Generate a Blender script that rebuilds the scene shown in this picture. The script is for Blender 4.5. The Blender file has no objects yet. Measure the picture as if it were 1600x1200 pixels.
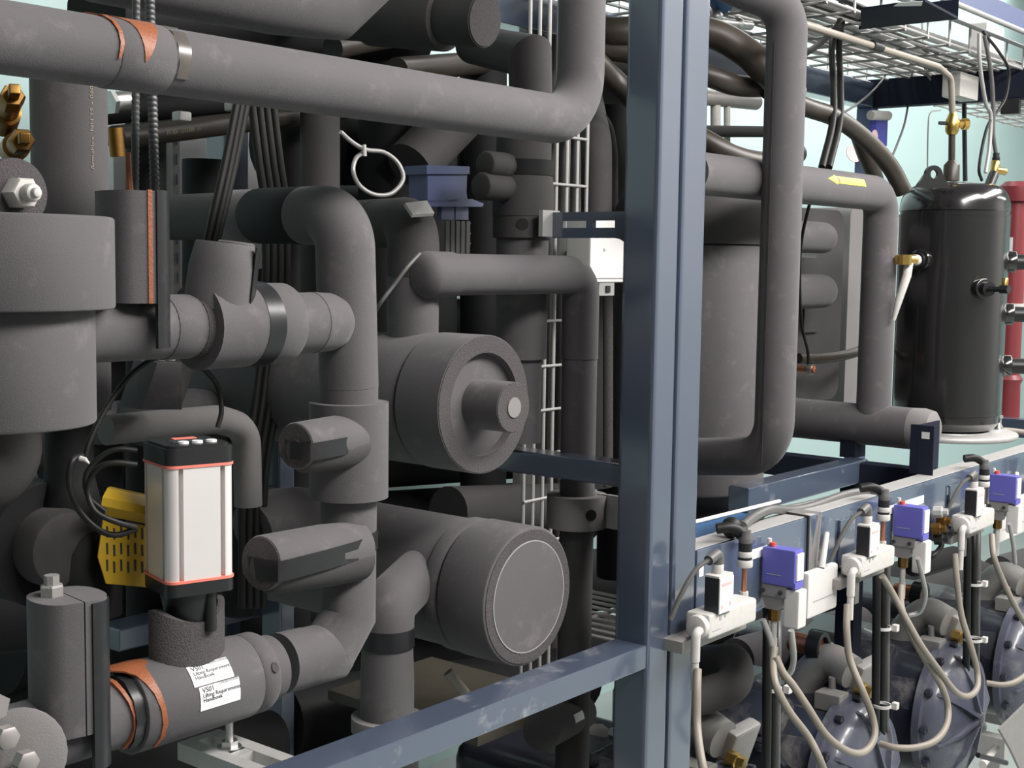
import bpy, bmesh, math, random
from mathutils import Vector, Matrix
random.seed(7)
S = bpy.context.scene
COL = S.collection
V = Vector
PI = math.pi
# ------------------------------------------------------------------ camera
FPX = 2100.0
YAW = math.radians(39.1); PITCH = math.radians(5.25); ROLL = 0.014
CAM = V((0, 0, 1.6))
F = V((math.cos(YAW)*math.cos(PITCH), math.sin(YAW)*math.cos(PITCH), -math.sin(PITCH)))
R0 = V((math.sin(YAW), -math.cos(YAW), 0)); U0 = R0.cross(F)
Rv = R0*math.cos(ROLL) + U0*math.sin(ROLL); Uv = U0*math.cos(ROLL) - R0*math.sin(ROLL)
cd = bpy.data.cameras.new('camera'); cam = bpy.data.objects.new('camera', cd); COL.objects.link(cam)
cd.sensor_width = 36; cd.lens = 36*FPX/1600; cd.clip_start = .05; cd.clip_end = 60
cam.matrix_world = Matrix(((Rv.x, Uv.x, -F.x, CAM.x), (Rv.y, Uv.y, -F.y, CAM.y), (Rv.z, Uv.z, -F.z, CAM.z), (0, 0, 0, 1)))
S.camera = cam
# ------------------------------------------------------------------ light and exposure
w = bpy.data.worlds.new('world'); S.world = w; w.use_nodes = True
w.node_tree.nodes['Background'].inputs[0].default_value = (1.0, .98, .97, 1)
w.node_tree.nodes['Background'].inputs[1].default_value = .16
S.view_settings.view_transform = 'Standard'; S.view_settings.look = 'None'
S.view_settings.exposure = 0.0; S.view_settings.gamma = 1; S.view_settings.use_curve_mapping = False

def area(name, loc, size, energy, target, col=(1, .97, .94)):
    l = bpy.data.lights.new(name, 'AREA'); l.shape = 'RECTANGLE'; l.size = size[0]; l.size_y = size[1]
    l.energy = energy; l.color = col
    o = bpy.data.objects.new(name, l); COL.objects.link(o); o.location = loc
    d = V(target)-V(loc); q = d.to_track_quat('-Z', 'Y')
    o.rotation_euler = q.to_euler(); return o
area('aisle_ceiling_or_fill_light', (1.9, -.75, 3.2), (3.0, .5), 165, (1.5, 1.2, 1.0))
area('aisle_ceiling_or_fill_light', (4.6, -.3, 3.3), (3.0, .5), 115, (3.6, 1.1, .9))
area('aisle_ceiling_or_fill_light', (7.6, -1.4, 3.4), (3.5, .6), 170, (7.6, -2.2, 0))  # added fill lamp, brightens the far front wall that the blue post reflects
area('rear_wall_fill_light', (5.0, 2.15, 3.4), (2.6, .3), 32, (5.0, 2.8, 1.0))  # both rear lamps are added fill, put in to brighten the back wall
area('rear_wall_fill_light', (7.2, 2.0, 3.3), (3.0, .3), 40, (6.6, 2.4, 1.0))

# ------------------------------------------------------------------ helpers
AX, AY, AZ = V((1, 0, 0)), V((0, 1, 0)), V((0, 0, 1))
def ray(px, py): return F + Rv*((px-800)/FPX) + Uv*((600-py)/FPX)
def W(px, py, Y):                       # point on the vertical plane y = Y seen at that pixel
    d = ray(px, py); return CAM + d*((Y-CAM.y)/d.y)
def WX(px, py, X):
    d = ray(px, py); return CAM + d*((X-CAM.x)/d.x)
def WZ(px, py, Z):
    d = ray(px, py); return CAM + d*((Z-CAM.z)/d.z)
def rp(n, p): return n*(p-CAM).dot(F)/FPX
def onl(p, d, px=None, py=None):        # the point of the line p + t d at that column or row
    a = p-CAM
    if px is not None: k, B = px-800, Rv
    else: k, B = 600-py, Uv
    t = (k*F.dot(a)-FPX*B.dot(a))/(FPX*B.dot(d)-k*F.dot(d)); return p+d*t

def fillet(pts, rad, n=8):
    pts = [V(p) for p in pts]; out = [pts[0]]
    for i in range(1, len(pts)-1):
        r = rad[i-1] if isinstance(rad, (list, tuple)) else rad
        a, b, c = pts[i-1], pts[i], pts[i+1]
        u, v = (a-b), (c-b); lu, lv = u.length, v.length; u.normalize(); v.normalize()
        ang = u.angle(v)
        if r <= 0 or ang > PI-.01: out.append(b); continue
        d = min(r/math.tan(ang/2), lu*.495, lv*.495); rr = d*math.tan(ang/2)
        cen = b+(u+v).normalized()*(rr/math.sin(ang/2)); s, e = b+u*d, b+v*d
        s0, e0 = s-cen, e-cen; tot = s0.angle(e0)
        for k in range(n+1):
            f = k/n; out.append(cen+(s0*math.sin((1-f)*tot)+e0*math.sin(f*tot))/math.sin(tot))
    out.append(pts[-1]); return out

def smooth(pts, n=6):                    # Catmull-Rom through the points
    pts = [V(p) for p in pts]; P = [pts[0]*2-pts[1]]+pts+[pts[-1]*2-pts[-2]]; out = []
    for i in range(1, len(P)-2):
        a, b, c, d = P[i-1:i+3]
        for k in range(n):
            t = k/n; out.append(.5*((2*b)+(c-a)*t+(2*a-5*b+4*c-d)*t*t+(3*b-a-3*c+d)*t**3))
    out.append(pts[-1]); return out

def frame(ax, ref=None):
    ax = V(ax).normalized()
    if ref is None: ref = AZ if abs(ax.z) < .9 else -AY
    u = (V(ref)-ax*ax.dot(V(ref))).normalized(); return ax, u, ax.cross(u)

class MB:
    def __init__(s): s.v, s.f, s.wn = [], [], False
    def add(s, vs, fs):
        o = len(s.v); s.v += [V(x) for x in vs]; s.f += [[i+o for i in f] for f in fs]; return s
    def tube(s, pts, r, seg=20, caps=True):
        pts = [V(p) for p in pts]; n = len(pts); rr = r if isinstance(r, (list, tuple)) else [r]*n
        D = [(pts[i+1]-pts[i]).normalized() for i in range(n-1)]
        _, u, _ = frame(D[0]); vs = []
        for i in range(n):
            d = D[max(i-1, 0)]
            if 0 < i < n-1:
                t = (D[i-1]+D[i])
                t = t.normalized() if t.length > 1e-6 else D[i]
            else: t = d
            b = d.cross(u)
            for k in range(seg):
                o = u*math.cos(2*PI*k/seg)+b*math.sin(2*PI*k/seg)
                dt = d.dot(t)
                if abs(dt) > .2: o = o-d*(o.dot(t)/dt)
                vs.append(pts[i]+o*rr[i])
            if 0 < i < n-1:
                q = D[i-1].rotation_difference(D[i]); u = q @ u
        fs = [[i*seg+k, i*seg+(k+1) % seg, (i+1)*seg+(k+1) % seg, (i+1)*seg+k] for i in range(n-1) for k in range(seg)]
        if caps: fs += [list(range(seg))[::-1], [(n-1)*seg+k for k in range(seg)]]
        return s.add(vs, fs)
    def lathe(s, o, ax, prof, seg=36, ref=None, sx=1, sy=1, cap=True):
        ax, u, b = frame(ax, ref); o = V(o); vs = []
        for t, r in prof:
            for k in range(seg):
                a = 2*PI*(k+.5)/seg; vs.append(o+ax*t+u*(r*sx*math.cos(a))+b*(r*sy*math.sin(a)))
        n = len(prof)
        fs = [[i*seg+k, i*seg+(k+1) % seg, (i+1)*seg+(k+1) % seg, (i+1)*seg+k] for i in range(n-1) for k in range(seg)]
        if cap: fs += [list(range(seg))[::-1], [(n-1)*seg+k for k in range(seg)]]
        return s.add(vs, fs)
    def cyl(s, a, b, r, seg=28, ch=0.0):
        a, b = V(a), V(b); L = (b-a).length
        p = [(0, r), (L, r)] if ch <= 0 else [(0, r-ch), (ch*.3, r-ch*.35), (ch, r), (L-ch, r), (L-ch*.3, r-ch*.35), (L, r-ch)]
        return s.lathe(a, b-a, p, seg)
    def ring(s, a, b, ro, ri, seg=36):    # open sleeve with a wall
        a, b = V(a), V(b); ax, u, w_ = frame(b-a); L = (b-a).length; vs = []
        prof = [(0, ri), (0, ro), (L, ro), (L, ri)]
        for t, r in prof:
            for k in range(seg):
                q = 2*PI*k/seg; vs.append(a+ax*t+(u*math.cos(q)+w_*math.sin(q))*r)
        fs = [[i*seg+k, i*seg+(k+1) % seg, ((i+1) % 4)*seg+(k+1) % seg, ((i+1) % 4)*seg+k] for i in range(4) for k in range(seg)]
        return s.add(vs, fs)
    def box(s, c, size, rot=None, bev=0.0, bs=2):
        bm = bmesh.new(); bmesh.ops.create_cube(bm, size=1)
        for q in bm.verts: q.co = V((q.co.x*size[0], q.co.y*size[1], q.co.z*size[2]))
        if bev: s.wn = True
        if bev: bmesh.ops.bevel(bm, geom=bm.edges[:], offset=bev, segments=bs, profile=.5, affect='EDGES')
        M = Matrix.Translation(V(c)) @ (rot.to_4x4() if rot is not None else Matrix())
        bm.verts.index_update(); s.add([M @ q.co for q in bm.verts], [[q.index for q in f.verts] for f in bm.faces]); bm.free(); return s
    def bxx(s, a, b, bev=0.0):            # axis-aligned box between two corners
        a, b = V(a), V(b); return s.box((a+b)/2, [abs(x) for x in (b-a)], None, bev)
    def prism(s, outline, vec):
        n = len(outline); vec = V(vec); vs = [V(p) for p in outline]+[V(p)+vec for p in outline]
        return s.add(vs, [list(range(n))[::-1], [n+k for k in range(n)]]+[[k, (k+1) % n, n+(k+1) % n, n+k] for k in range(n)])
    def wrap(s, o, ax, r, ths, tl, tr, th=.0015, ref=None):   # a patch lying on a cylinder: angle list, left and right edge
        ax, u, b = frame(ax, ref); vs = []
        n = len(ths)
        for rad in (r, r+th):
            for a, l, h in zip(ths, tl, tr):
                d = u*math.cos(math.radians(a))+b*math.sin(math.radians(a))
                vs += [V(o)+ax*l+d*rad, V(o)+ax*h+d*rad]
        fs = []
        for i in range(n-1):
            j = i*2; k = 2*n+j
            fs += [[j, j+2, j+3, j+1], [k, k+1, k+3, k+2], [j, k, k+2, j+2], [j+1, j+3, k+3, k+1]]
        fs += [[0, 1, 2*n+1, 2*n], [2*n-2, 4*n-2, 4*n-1, 2*n-1]]
        return s.add(vs, fs)
    def sphere(s, c, r, seg=16, n=8):
        return s.lathe(c, AZ, [(-r*math.cos(PI*i/n), max(r*math.sin(PI*i/n), 1e-4)) for i in range(n+1)], seg)

def mesh(name, mb, mat, ang=38):
    me = bpy.data.meshes.new(name); me.from_pydata([tuple(x) for x in mb.v], [], mb.f)
    bm = bmesh.new(); bm.from_mesh(me); bmesh.ops.recalc_face_normals(bm, faces=bm.faces); bm.to_mesh(me); bm.free()
    me.polygons.foreach_set('use_smooth', [True]*len(me.polygons)); me.set_sharp_from_angle(angle=math.radians(ang))
    me.materials.append(mat); me.update()
    o = bpy.data.objects.new(name, me); COL.objects.link(o)
    if mb.wn: md = o.modifiers.new('weighted', 'WEIGHTED_NORMAL'); md.keep_sharp = True; md.weight = 100
    return o

def tag(o, label=None, cat=None, group=None, kind=None):
    for k, v in (('label', label), ('category', cat), ('group', group), ('kind', kind)):
        if v: o[k] = v
    return o
def solo(name, label, cat, mb, mat, group=None, kind=None):
    lo = [min(q[i] for q in mb.v) for i in range(3)]; hi = [max(q[i] for q in mb.v) for i in range(3)]
    b = V(((lo[0]+hi[0])/2, (lo[1]+hi[1])/2, lo[2])); mb.v = [q-b for q in mb.v]
    o = mesh(name, mb, mat); o.location = b; return tag(o, label, cat, group, kind)
class Thing:
    def __init__(s, name, label, cat, group=None):
        s.e = bpy.data.objects.new(name, None); COL.objects.link(s.e); s.e.empty_display_size = .05
        tag(s.e, label, cat, group); s.ps = []
    def part(s, name, mb, mat, label=None, up=None, stuff=False):
        o = mesh(name, mb, mat) if isinstance(mb, MB) else mb
        o.parent = up or s.e; tag(o, label, None, None, 'stuff' if stuff else None); s.ps.append(o); return o
    def tube(s, name, pts, r, mat, label=None, up=None, seg=20): return s.part(name, MB().tube(pts, r, seg), mat, label, up)
    def cyl(s, name, a, b, r, mat, label=None, up=None, ch=0.0, seg=28): return s.part(name, MB().cyl(a, b, r, seg, ch), mat, label, up)
    def done(s, base=None):
        vs = [q.co for o in s.ps if o.type == 'MESH' for q in o.data.vertices]
        b = V(base) if base else V((sum((min(q.x for q in vs), max(q.x for q in vs)))/2, sum((min(q.y for q in vs), max(q.y for q in vs)))/2, min(q.z for q in vs)))
        s.e.location = b; M = Matrix.Translation(-b)
        for o in s.ps:
            if o.type == 'MESH': o.data.transform(M)
            else: o.matrix_basis = M @ o.matrix_basis if o.parent == s.e else o.matrix_basis
        return s.e
def dup(root, off, label, group=None):
    r = root.copy(); COL.objects.link(r); r.location = root.location+V(off); r['label'] = label
    if group: r['group'] = group
    for c0 in list(root.children):
        c = c0.copy(); COL.objects.link(c); c.parent = r
        for g0 in list(c0.children):
            g = g0.copy(); COL.objects.link(g); g.parent = c
    return r
def text_mesh(name, body, size, origin, xd, yd, mat, ext=.0002, on=None):   # flat lettering as a mesh; `on` bends it round a cylinder (axis point, axis, radius)
    cu = bpy.data.curves.new(name, 'FONT'); cu.body = body; cu.size = size; cu.extrude = ext; cu.resolution_u = 2
    o = bpy.data.objects.new(name, cu); COL.objects.link(o)
    me = bpy.data.meshes.new_from_object(o.evaluated_get(bpy.context.evaluated_depsgraph_get()))
    bpy.data.objects.remove(o)
    xd, yd = V(xd).normalized(), V(yd).normalized(); nd = xd.cross(yd)
    for q in me.vertices:
        p = V(origin)+xd*q.co.x+yd*q.co.y+nd*q.co.z
        if on:
            a, ax, r = on; ax = V(ax).normalized(); d = p-V(a); t = ax*d.dot(ax); d = d-t
            p = V(a)+t+d.normalized()*(r+q.co.z+.0004)
        q.co = p
    me.name = name; me.materials.clear(); me.materials.append(mat)
    o = bpy.data.objects.new(name, me); COL.objects.link(o); return o
# ------------------------------------------------------------------ materials
def mat(name, col, rough=.6, metal=0.0, var=.12, scale=40, bump=0.0, bscale=600, coat=0.0, spec=.5, col2=None, dirt=None, sheen=0.0):
    m = bpy.data.materials.new(name); m.use_nodes = True; t = m.node_tree; b = t.nodes['Principled BSDF']
    N = t.nodes.new; L = t.links.new
    tc = N('ShaderNodeTexCoord'); geo = N('ShaderNodeNewGeometry'); src = geo.outputs['Position']
    nz = N('ShaderNodeTexNoise'); nz.inputs['Scale'].default_value = scale; nz.inputs['Detail'].default_value = 5; L(src, nz.inputs['Vector'])
    mx = N('ShaderNodeMix'); mx.data_type = 'RGBA'; L(nz.outputs['Fac'], mx.inputs['Factor'])
    c = V(col); a = c*(1-var); d = V(col2) if col2 else c*(1+var)
    mx.inputs[6].default_value = (*a, 1); mx.inputs[7].default_value = (*d, 1); out = mx.outputs[2]
    if dirt:                                # worn or dusty blotches with a shape of their own
        n2 = N('ShaderNodeTexNoise'); n2.inputs['Scale'].default_value = dirt[1]; n2.inputs['Detail'].default_value = 8; n2.inputs['Roughness'].default_value = .65; L(src, n2.inputs['Vector'])
        rm = N('ShaderNodeMapRange'); rm.inputs[1].default_value = dirt[2]; rm.inputs[2].default_value = dirt[2]+.14; rm.inputs[4].default_value = dirt[3]; L(n2.outputs['Fac'], rm.inputs[0])
        m2 = N('ShaderNodeMix'); m2.data_type = 'RGBA'; L(rm.outputs[0], m2.inputs['Factor']); L(out, m2.inputs[6]); m2.inputs[7].default_value = (*dirt[0], 1); out = m2.outputs[2]
    L(out, b.inputs['Base Color']); b.inputs['Roughness'].default_value = rough; b.inputs['Metallic'].default_value = metal
    b.inputs['Coat Weight'].default_value = coat; b.inputs['Coat Roughness'].default_value = .12; b.inputs['Coat IOR'].default_value = 1.7; b.inputs['Specular IOR Level'].default_value = spec
    b.inputs['Sheen Weight'].default_value = sheen
    if bump:
        n3 = N('ShaderNodeTexNoise'); n3.inputs['Scale'].default_value = bscale; n3.inputs['Detail'].default_value = 3; L(src, n3.inputs['Vector'])
        bp = N('ShaderNodeBump'); bp.inputs['Strength'].default_value = bump; bp.inputs['Distance'].default_value = .002; L(n3.outputs['Fac'], bp.inputs['Height']); L(bp.outputs[0], b.inputs['Normal'])
    return m
M = {}
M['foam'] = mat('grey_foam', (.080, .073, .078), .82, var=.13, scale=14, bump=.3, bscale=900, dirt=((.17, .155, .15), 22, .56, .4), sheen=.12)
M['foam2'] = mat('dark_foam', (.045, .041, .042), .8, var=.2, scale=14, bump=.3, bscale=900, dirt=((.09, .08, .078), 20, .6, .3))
M['foamc'] = mat('cut_foam', (.062, .056, .057), .95, var=.55, scale=420, bump=.8, bscale=520)
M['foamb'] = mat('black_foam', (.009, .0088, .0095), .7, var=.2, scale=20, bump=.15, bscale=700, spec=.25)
M['foaml'] = mat('pale_foam', (.19, .18, .178), .8, var=.12, scale=16, bump=.3, bscale=800)
M['tape'] = mat('black_strap', (.016, .016, .018), .36, var=.3, scale=50, spec=.4, dirt=((.06, .058, .056), 45, .6, .4))
M['tape2'] = mat('clear_tape', (.09, .08, .072), .25, var=.4, scale=60)
M['seal'] = mat('orange_sealant', (.24, .075, .03), .5, var=.2, scale=60, bump=.4, bscale=300)
M['blue'] = mat('blue_frame_paint', (.058, .075, .112), .28, var=.06, scale=8, coat=1.0)
M['bluew'] = mat('worn_blue_paint', (.062, .08, .12), .3, var=.06, scale=8, coat=.9, dirt=((.3, .3, .32), 16, .57, .75))
M['navy'] = mat('dark_blue_paint', (.012, .015, .027), .75, var=.1, spec=.15)
M['rail'] = mat('blue_rail_paint', (.075, .10, .15), .26, var=.08, scale=8, coat=1.0, dirt=((.42, .41, .4), 12, .62, .5))
M['steel'] = mat('galvanised_steel', (.55, .55, .55), .38, 1, var=.15, scale=60)
M['zinc'] = mat('zinc_grey', (.48, .47, .46), .5, .4, var=.12, scale=50)
M['wire'] = mat('pale_wire', (.40, .39, .38), .45, .4, var=.1)
M['brass'] = mat('brass', (.62, .42, .13), .3, 1, var=.2, scale=80)
M['brassd'] = mat('dull_brass', (.22, .12, .035), .42, 1, var=.3, scale=80)
M['copper'] = mat('copper', (.55, .24, .14), .35, .9, var=.2)
M['white'] = mat('white_plastic', (.60, .58, .56), .45, var=.04, scale=30)
M['label'] = mat('white_label', (.76, .75, .76), .5, var=.02)
M['ivory'] = mat('cast_white', (.52, .50, .475), .5, var=.16, scale=90)
M['black'] = mat('black_plastic', (.014, .014, .016), .38, var=.2)
M['rubber'] = mat('black_rubber', (.010, .010, .010), .5, var=.3, scale=60, spec=.3)
M['hose'] = mat('brown_black_hose', (.035, .028, .022), .42, var=.35, scale=30)
M['alu'] = mat('bare_aluminium', (.74, .70, .69), .42, .35, var=.02)
M['dark'] = mat('dark_print', (.03, .03, .035), .6)
M['grey'] = mat('grey_print', (.3, .3, .31), .6)
M['gold'] = mat('faded_gold_print', (.28, .24, .16), .6)
M['redp'] = mat('red_print', (.6, .08, .06), .5)
M['pinkp'] = mat('pale_red_print', (.75, .42, .4), .5)
M['gasket'] = mat('salmon_gasket', (.8, .2, .15), .5)
M['yellow'] = mat('yellow_tag_plastic', (.52, .33, .025), .4, var=.12, scale=30)
M['lime'] = mat('yellow_green_sticker', (.60, .66, .05), .5, var=.03)
M['kp'] = mat('violet_blue_cover', (.115, .11, .42), .4, var=.05)
M['kpg'] = mat('grey_casting', (.3, .28, .27), .45, .4, var=.1)
M['conduit'] = mat('beige_conduit', (.25, .22, .185), .5, var=.08, scale=60)
M['cond'] = mat('dark_corrugated', (.05, .05, .053), .4, var=.15)
M['cable'] = mat('grey_cable', (.10, .097, .095), .45, var=.15)
M['gloss'] = mat('gloss_black_paint', (.012, .0115, .012), .2, var=.1, coat=.6, bump=.05, bscale=500)
M['red'] = mat('dark_red_paint', (.19, .028, .034), .4, var=.1, scale=20)
M['comp'] = mat('blue_grey_enamel', (.075, .079, .11), .36, var=.12, scale=20, coat=.25, dirt=((.3, .285, .27), 14, .55, .35))
M['compd'] = mat('dark_enamel', (.02, .021, .032), .38, var=.2, scale=25, coat=.2)
M['compd2'] = mat('dusty_dark_enamel', (.03, .031, .043), .42, var=.2, scale=20, dirt=((.24, .225, .21), 9, .5, .6))
M['cast'] = mat('grey_cast_iron', (.27, .26, .25), .5, .2, var=.15, scale=40, bump=.2, bscale=300)
M['wall'] = mat('pale_teal_wall', (.47, .63, .62), .6, var=.02, scale=3)
M['floor'] = mat('grey_green_floor', (.32, .36, .35), .4, var=.08, scale=6)
M['ply'] = mat('tan_board', (.3, .24, .18), .6, var=.2, scale=9)
M['olive'] = mat('olive_drip_tray', (.06, .053, .04), .5, var=.3, scale=12)
M['btx'] = mat('transmitter_blue', (.085, .105, .2), .45, var=.06)
M['sky'] = mat('bright_blue_panel', (.09, .2, .42), .4, var=.08)
M['purple'] = mat('blue_valve_tag', (.06, .06, .4), .4)
M['pink'] = mat('pale_pink_tag', (.75, .5, .5), .5)
FO, F2, FB, TP = M['foam'], M['foam2'], M['foamb'], M['tape']
# ================================================================== setting
def struct(name, mb, m): return tag(mesh(name, mb, m), kind='structure')
struct('floor', MB().bxx((-3, -4, -.1), (11, 2.9, 0)), M['floor'])
struct('wall_back', MB().bxx((-3, 2.8, 0), (11, 2.9, 4)), M['wall'])
struct('wall_front', MB().bxx((-3, -3.1, 0), (11, -3, 4)), M['white'])
struct('wall_right', MB().bxx((10.9, -4, 0), (11, 2.8, 4)), M['wall'])
YF = 1.12
# ================================================================== first blue frame
xL, xM = W(1029, 300, YF).x, W(1064, 300, YF).x
fr = Thing('steel_frame', 'blue painted steel frame with tall square post and low front beam around black insulated pipes', 'frame')
fr.part('post', MB().bxx((xL, YF, 0), (xM, YF+.066, 3.0), .009), M['blue'])
b0 = W(800, 1091, YF); zb = b0.z
hb = rp(43, b0)
fr.part('beam', MB().bxx((.2, YF+.004, zb-hb), (xL+.004, YF+.062, zb), .0022), M['bluew'], 'low front beam with chalky wear on top')
m0 = WX(885, 711, xL+.03); m1 = WX(885, 747, xL+.03)
fr.part('beam', MB().bxx((xL+.012, YF+.062, m1.z), (xL+.06, 2.15, m0.z), .004), M['blue'])
fr.part('post', MB().bxx((xL, 2.14, 0), (xM, 2.2, 3.0), .006), M['blue'])
pb = W(443, 800, 1.75)
fr.part('post', MB().bxx((pb.x-.017, 1.74, 0), (pb.x+.017, 1.79, W(443, 640, 1.75).z), .004), M['blue'])
fr.part('beam', MB().bxx((pb.x-.3, 1.8, zb-hb), (xM, 1.86, zb), .004), M['blue'])
# arm with two slots, reaching back to the pipe clamp: built as strips round the slots
ar = xL+.02
def AP(px, py): p = WX(px, py, ar); return p.y, p.z
ya, zt = AP(866, 333)[0], AP(930, 331)[1]; zbt = AP(930, 372)[1]
zs1, zs0 = AP(920, 345)[1], AP(920, 356)[1]; yb = YF+.06
sl = [(AP(882, 350)[0], AP(918, 350)[0]), (AP(929, 350)[0], AP(963, 350)[0])]
def plate(y0, y1, z0, z1): return MB().bxx((ar-.004, min(y0, y1), z0), (ar+.004, max(y0, y1), z1))
arm = MB(); ys = [ya]+[q for s in sl for q in s]+[yb]
for z0, z1 in ((zs1, zt), (zbt, zs0)): arm.add(*(lambda q: (q.v, q.f))(plate(ya, yb, z0, z1)))
for i in (0, 2, 4): arm.add(*(lambda q: (q.v, q.f))(plate(ys[i], ys[i+1], zs0, zs1)))
fr.part('slotted_arm', arm, M['blue'])
ga = [V((ar-.004, yb-.001, zbt)), V((ar-.004, yb+.03, zbt))]+[V((ar-.004, yb+.03-.03*math.sin(a), zbt-.03+.03*math.cos(a))) for a in [PI/2*k/5 for k in range(1, 6)]]
fr.part('gusset', MB().prism([V((ar-.004, yb-.001, zbt+.001))]+ga[1:], (.008, 0, 0)), M['blue'])
# slotted channel from the low beam to the pipe behind it
c0 = W(440, 1168, YF+.06); cx = c0.x-.005
cy1 = 1.33
for k, (x0, x1) in enumerate(((-.030, -.019), (-.004, .004), (.019, .030))):
    pass
ch = MB(); zc = zb-.004
ch.bxx((cx-.032, YF+.05, zc-.022), (cx-.012, cy1, zc)).bxx((cx+.012, YF+.05, zc-.022), (cx+.032, cy1, zc))
for y0 in (YF+.05, YF+.12, cy1-.012): ch.bxx((cx-.013, y0, zc-.02), (cx+.013, y0+.014, zc-.0005))
fr.part('slotted_channel', ch, M['zinc'], 'grey slotted channel carrying the threaded rod')
fr.done((xL, YF, 0))
# ================================================================== long pipe across the top
YT = 1.16
p0 = W(400, 117, YT); pr = rp(48.5, p0)
T = Thing('insulated_pipe', 'thick grey foam pipe crossing the top and turning up beside the blue post', 'pipe')
pa, pz = onl(p0, AX, px=-160), onl(p0, AX, px=906)
sA, sB = onl(p0, AX, px=160), onl(p0, AX, px=246)
T.part('pipe_section', MB().tube([pa, sA], pr, 28), FO)
T.part('sleeve', MB().cyl(sA, sB, pr*1.03, 32, .002), FO)
T.part('pipe_section', MB().tube(fillet([sB, pz, pz+AZ*.6], .07, 10), pr, 28), FO)
# orange sealant: refs: angle 0 = up, 90 = away/toward the aisle
def wr(T, name, o, ax, r, ths, l, h, m, label=None, th=.0012): T.part(name, MB().wrap(o, ax, r, ths, l, h, th), m, label)
s = 1 if AX.cross(AZ).y < 0 else -1          # b axis of frame(AX) is AX x AZ = -AY -> positive angles face the aisle
ths = [-30, -10, 5, 20, 35, 50, 65, 80, 92, 104]
dl = onl(p0, AX, px=188)
k = (onl(p0, AX, px=245)-onl(p0, AX, px=205)).length/40
wr(T, 'sealant', dl, AX, pr*1.03, ths, [k*q for q in (-46, -40, -32, -14, -4, 0, 2, 4, 5, 6)], [k*q for q in (38, 38, 38, 38, 36, 32, 26, 20, 15, 8)], M['seal'], 'orange sealant smear')
wr(T, 'sealant', dl, AX, pr*1.03, [-20, 0, 20, 40, 60, 80, 95, 105], [k*q for q in (-60, -50, -38, -33, -31, -31, -33, -34)], [k*q for q in (-46, -36, -30, -26, -25, -25, -28, -31)], M['seal'], 'thin orange sealant run')
wr(T, 'clear_tape', sB, AX, pr, [-20, 10, 40, 70, 100, 125], [k*2]*6, [k*24, k*26, k*24, k*23, k*22, k*20], M['tape2'], 'torn clear tape')
T.done()
# ================================================================== insulated valve body, far left
YV = 1.27
T = Thing('insulated_valve', 'large grey foam covered valve body at the left edge with white hex nut on top', 'valve')
v0 = W(2, 500, YV); rl = rp(141, v0); ru = rp(172, v0)
def vz(py, r): return W(2, py, YV-r*.93).z
zl0, zl1, zu0, zu1 = vz(682, rl), vz(480, rl), vz(489, ru), vz(331, ru)
vc = V((v0.x, YV, 0))
T.part('body', MB().cyl(vc+AZ*zl0, vc+AZ*(zu0+.01), rl, 44, .004), FO)
T.part('wrap_band', MB().cyl(vc+AZ*zu0, vc+AZ*zu1, ru, 48, .003), FO, 'wider foam jacket')
d0 = W(26, 302, YV-.07); rd = rp(55, d0)
T.part('bonnet', MB().cyl(d0+AY*.05, d0, rd, 36, .002), M['foamc'], 'round cut foam disc')
rn = rp(26, d0)
T.part('hex_nut', MB().lathe(d0+AY*.002, -AY, [(0, rn), (.018, rn), (.021, rn*.88)], 6, ref=AZ), M['ivory'], 'off white hex nut')
T.part('stud', MB().cyl(d0-AY*.018, d0-AY*.032, rn*.55, 20, .003).cyl(d0-AY*.03, d0-AY*.038, rn*.3, 16, .002), M['ivory'], 'off white stud end')
T.done()
T = Thing('insulated_pipe', 'dark grey foam riser with printed lettering behind the valve at the left edge', 'pipe')
a0 = W(109, 250, 1.46); ra = rp(58, a0)
T.part('pipe_section', MB().tube([onl(a0, AZ, py=640), onl(a0, AZ, py=75)], ra, 30), FO)
ln = CAM-a0; ln.z = 0
q0 = onl(a0, AZ, py=268)+(Rv*1.0)*ra*.80+V((-.5, -.5, 0)).normalized()*ra*.6
T.part('lettering', text_mesh('lettering', 'ArmaFlex  NH 19 x 060', rp(13, a0), q0, AZ, -Rv, M['gold'], on=(a0, AZ, ra)), M['gold'])
T.done()
# brass valves at the left edge
for k, (px, py) in enumerate(((17, 158), (32, 222))):
    b = W(px, py, 1.36); r = rp(19, b); ax = V((-.35, -.8, .25 if k == 0 else .05)).normalized()
    T = Thing('brass_valve', ('upper' if k == 0 else 'lower')+' dull brass hex capped valve at the left edge above the white nut', 'valve', 'brass valves at the left edge')
    T.part('body', MB().lathe(b+(-ax)*-.0, -ax, [(0, r*.9), (.03, r*.9), (.032, r*1.15), (.07, r*1.15)], 20), M['brassd'])
    T.part('hex_cap', MB().lathe(b-ax*.004, ax, [(0, r*1.05), (.018, r*1.05), (.022, r*.9)], 6), M['brassd'])
    T.part('stem', MB().box(b+ax*.026, (r*.9, r*.9, .02), ax.to_track_quat('Z', 'Y').to_matrix(), .002), M['brassd'])
    T.done()
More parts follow.
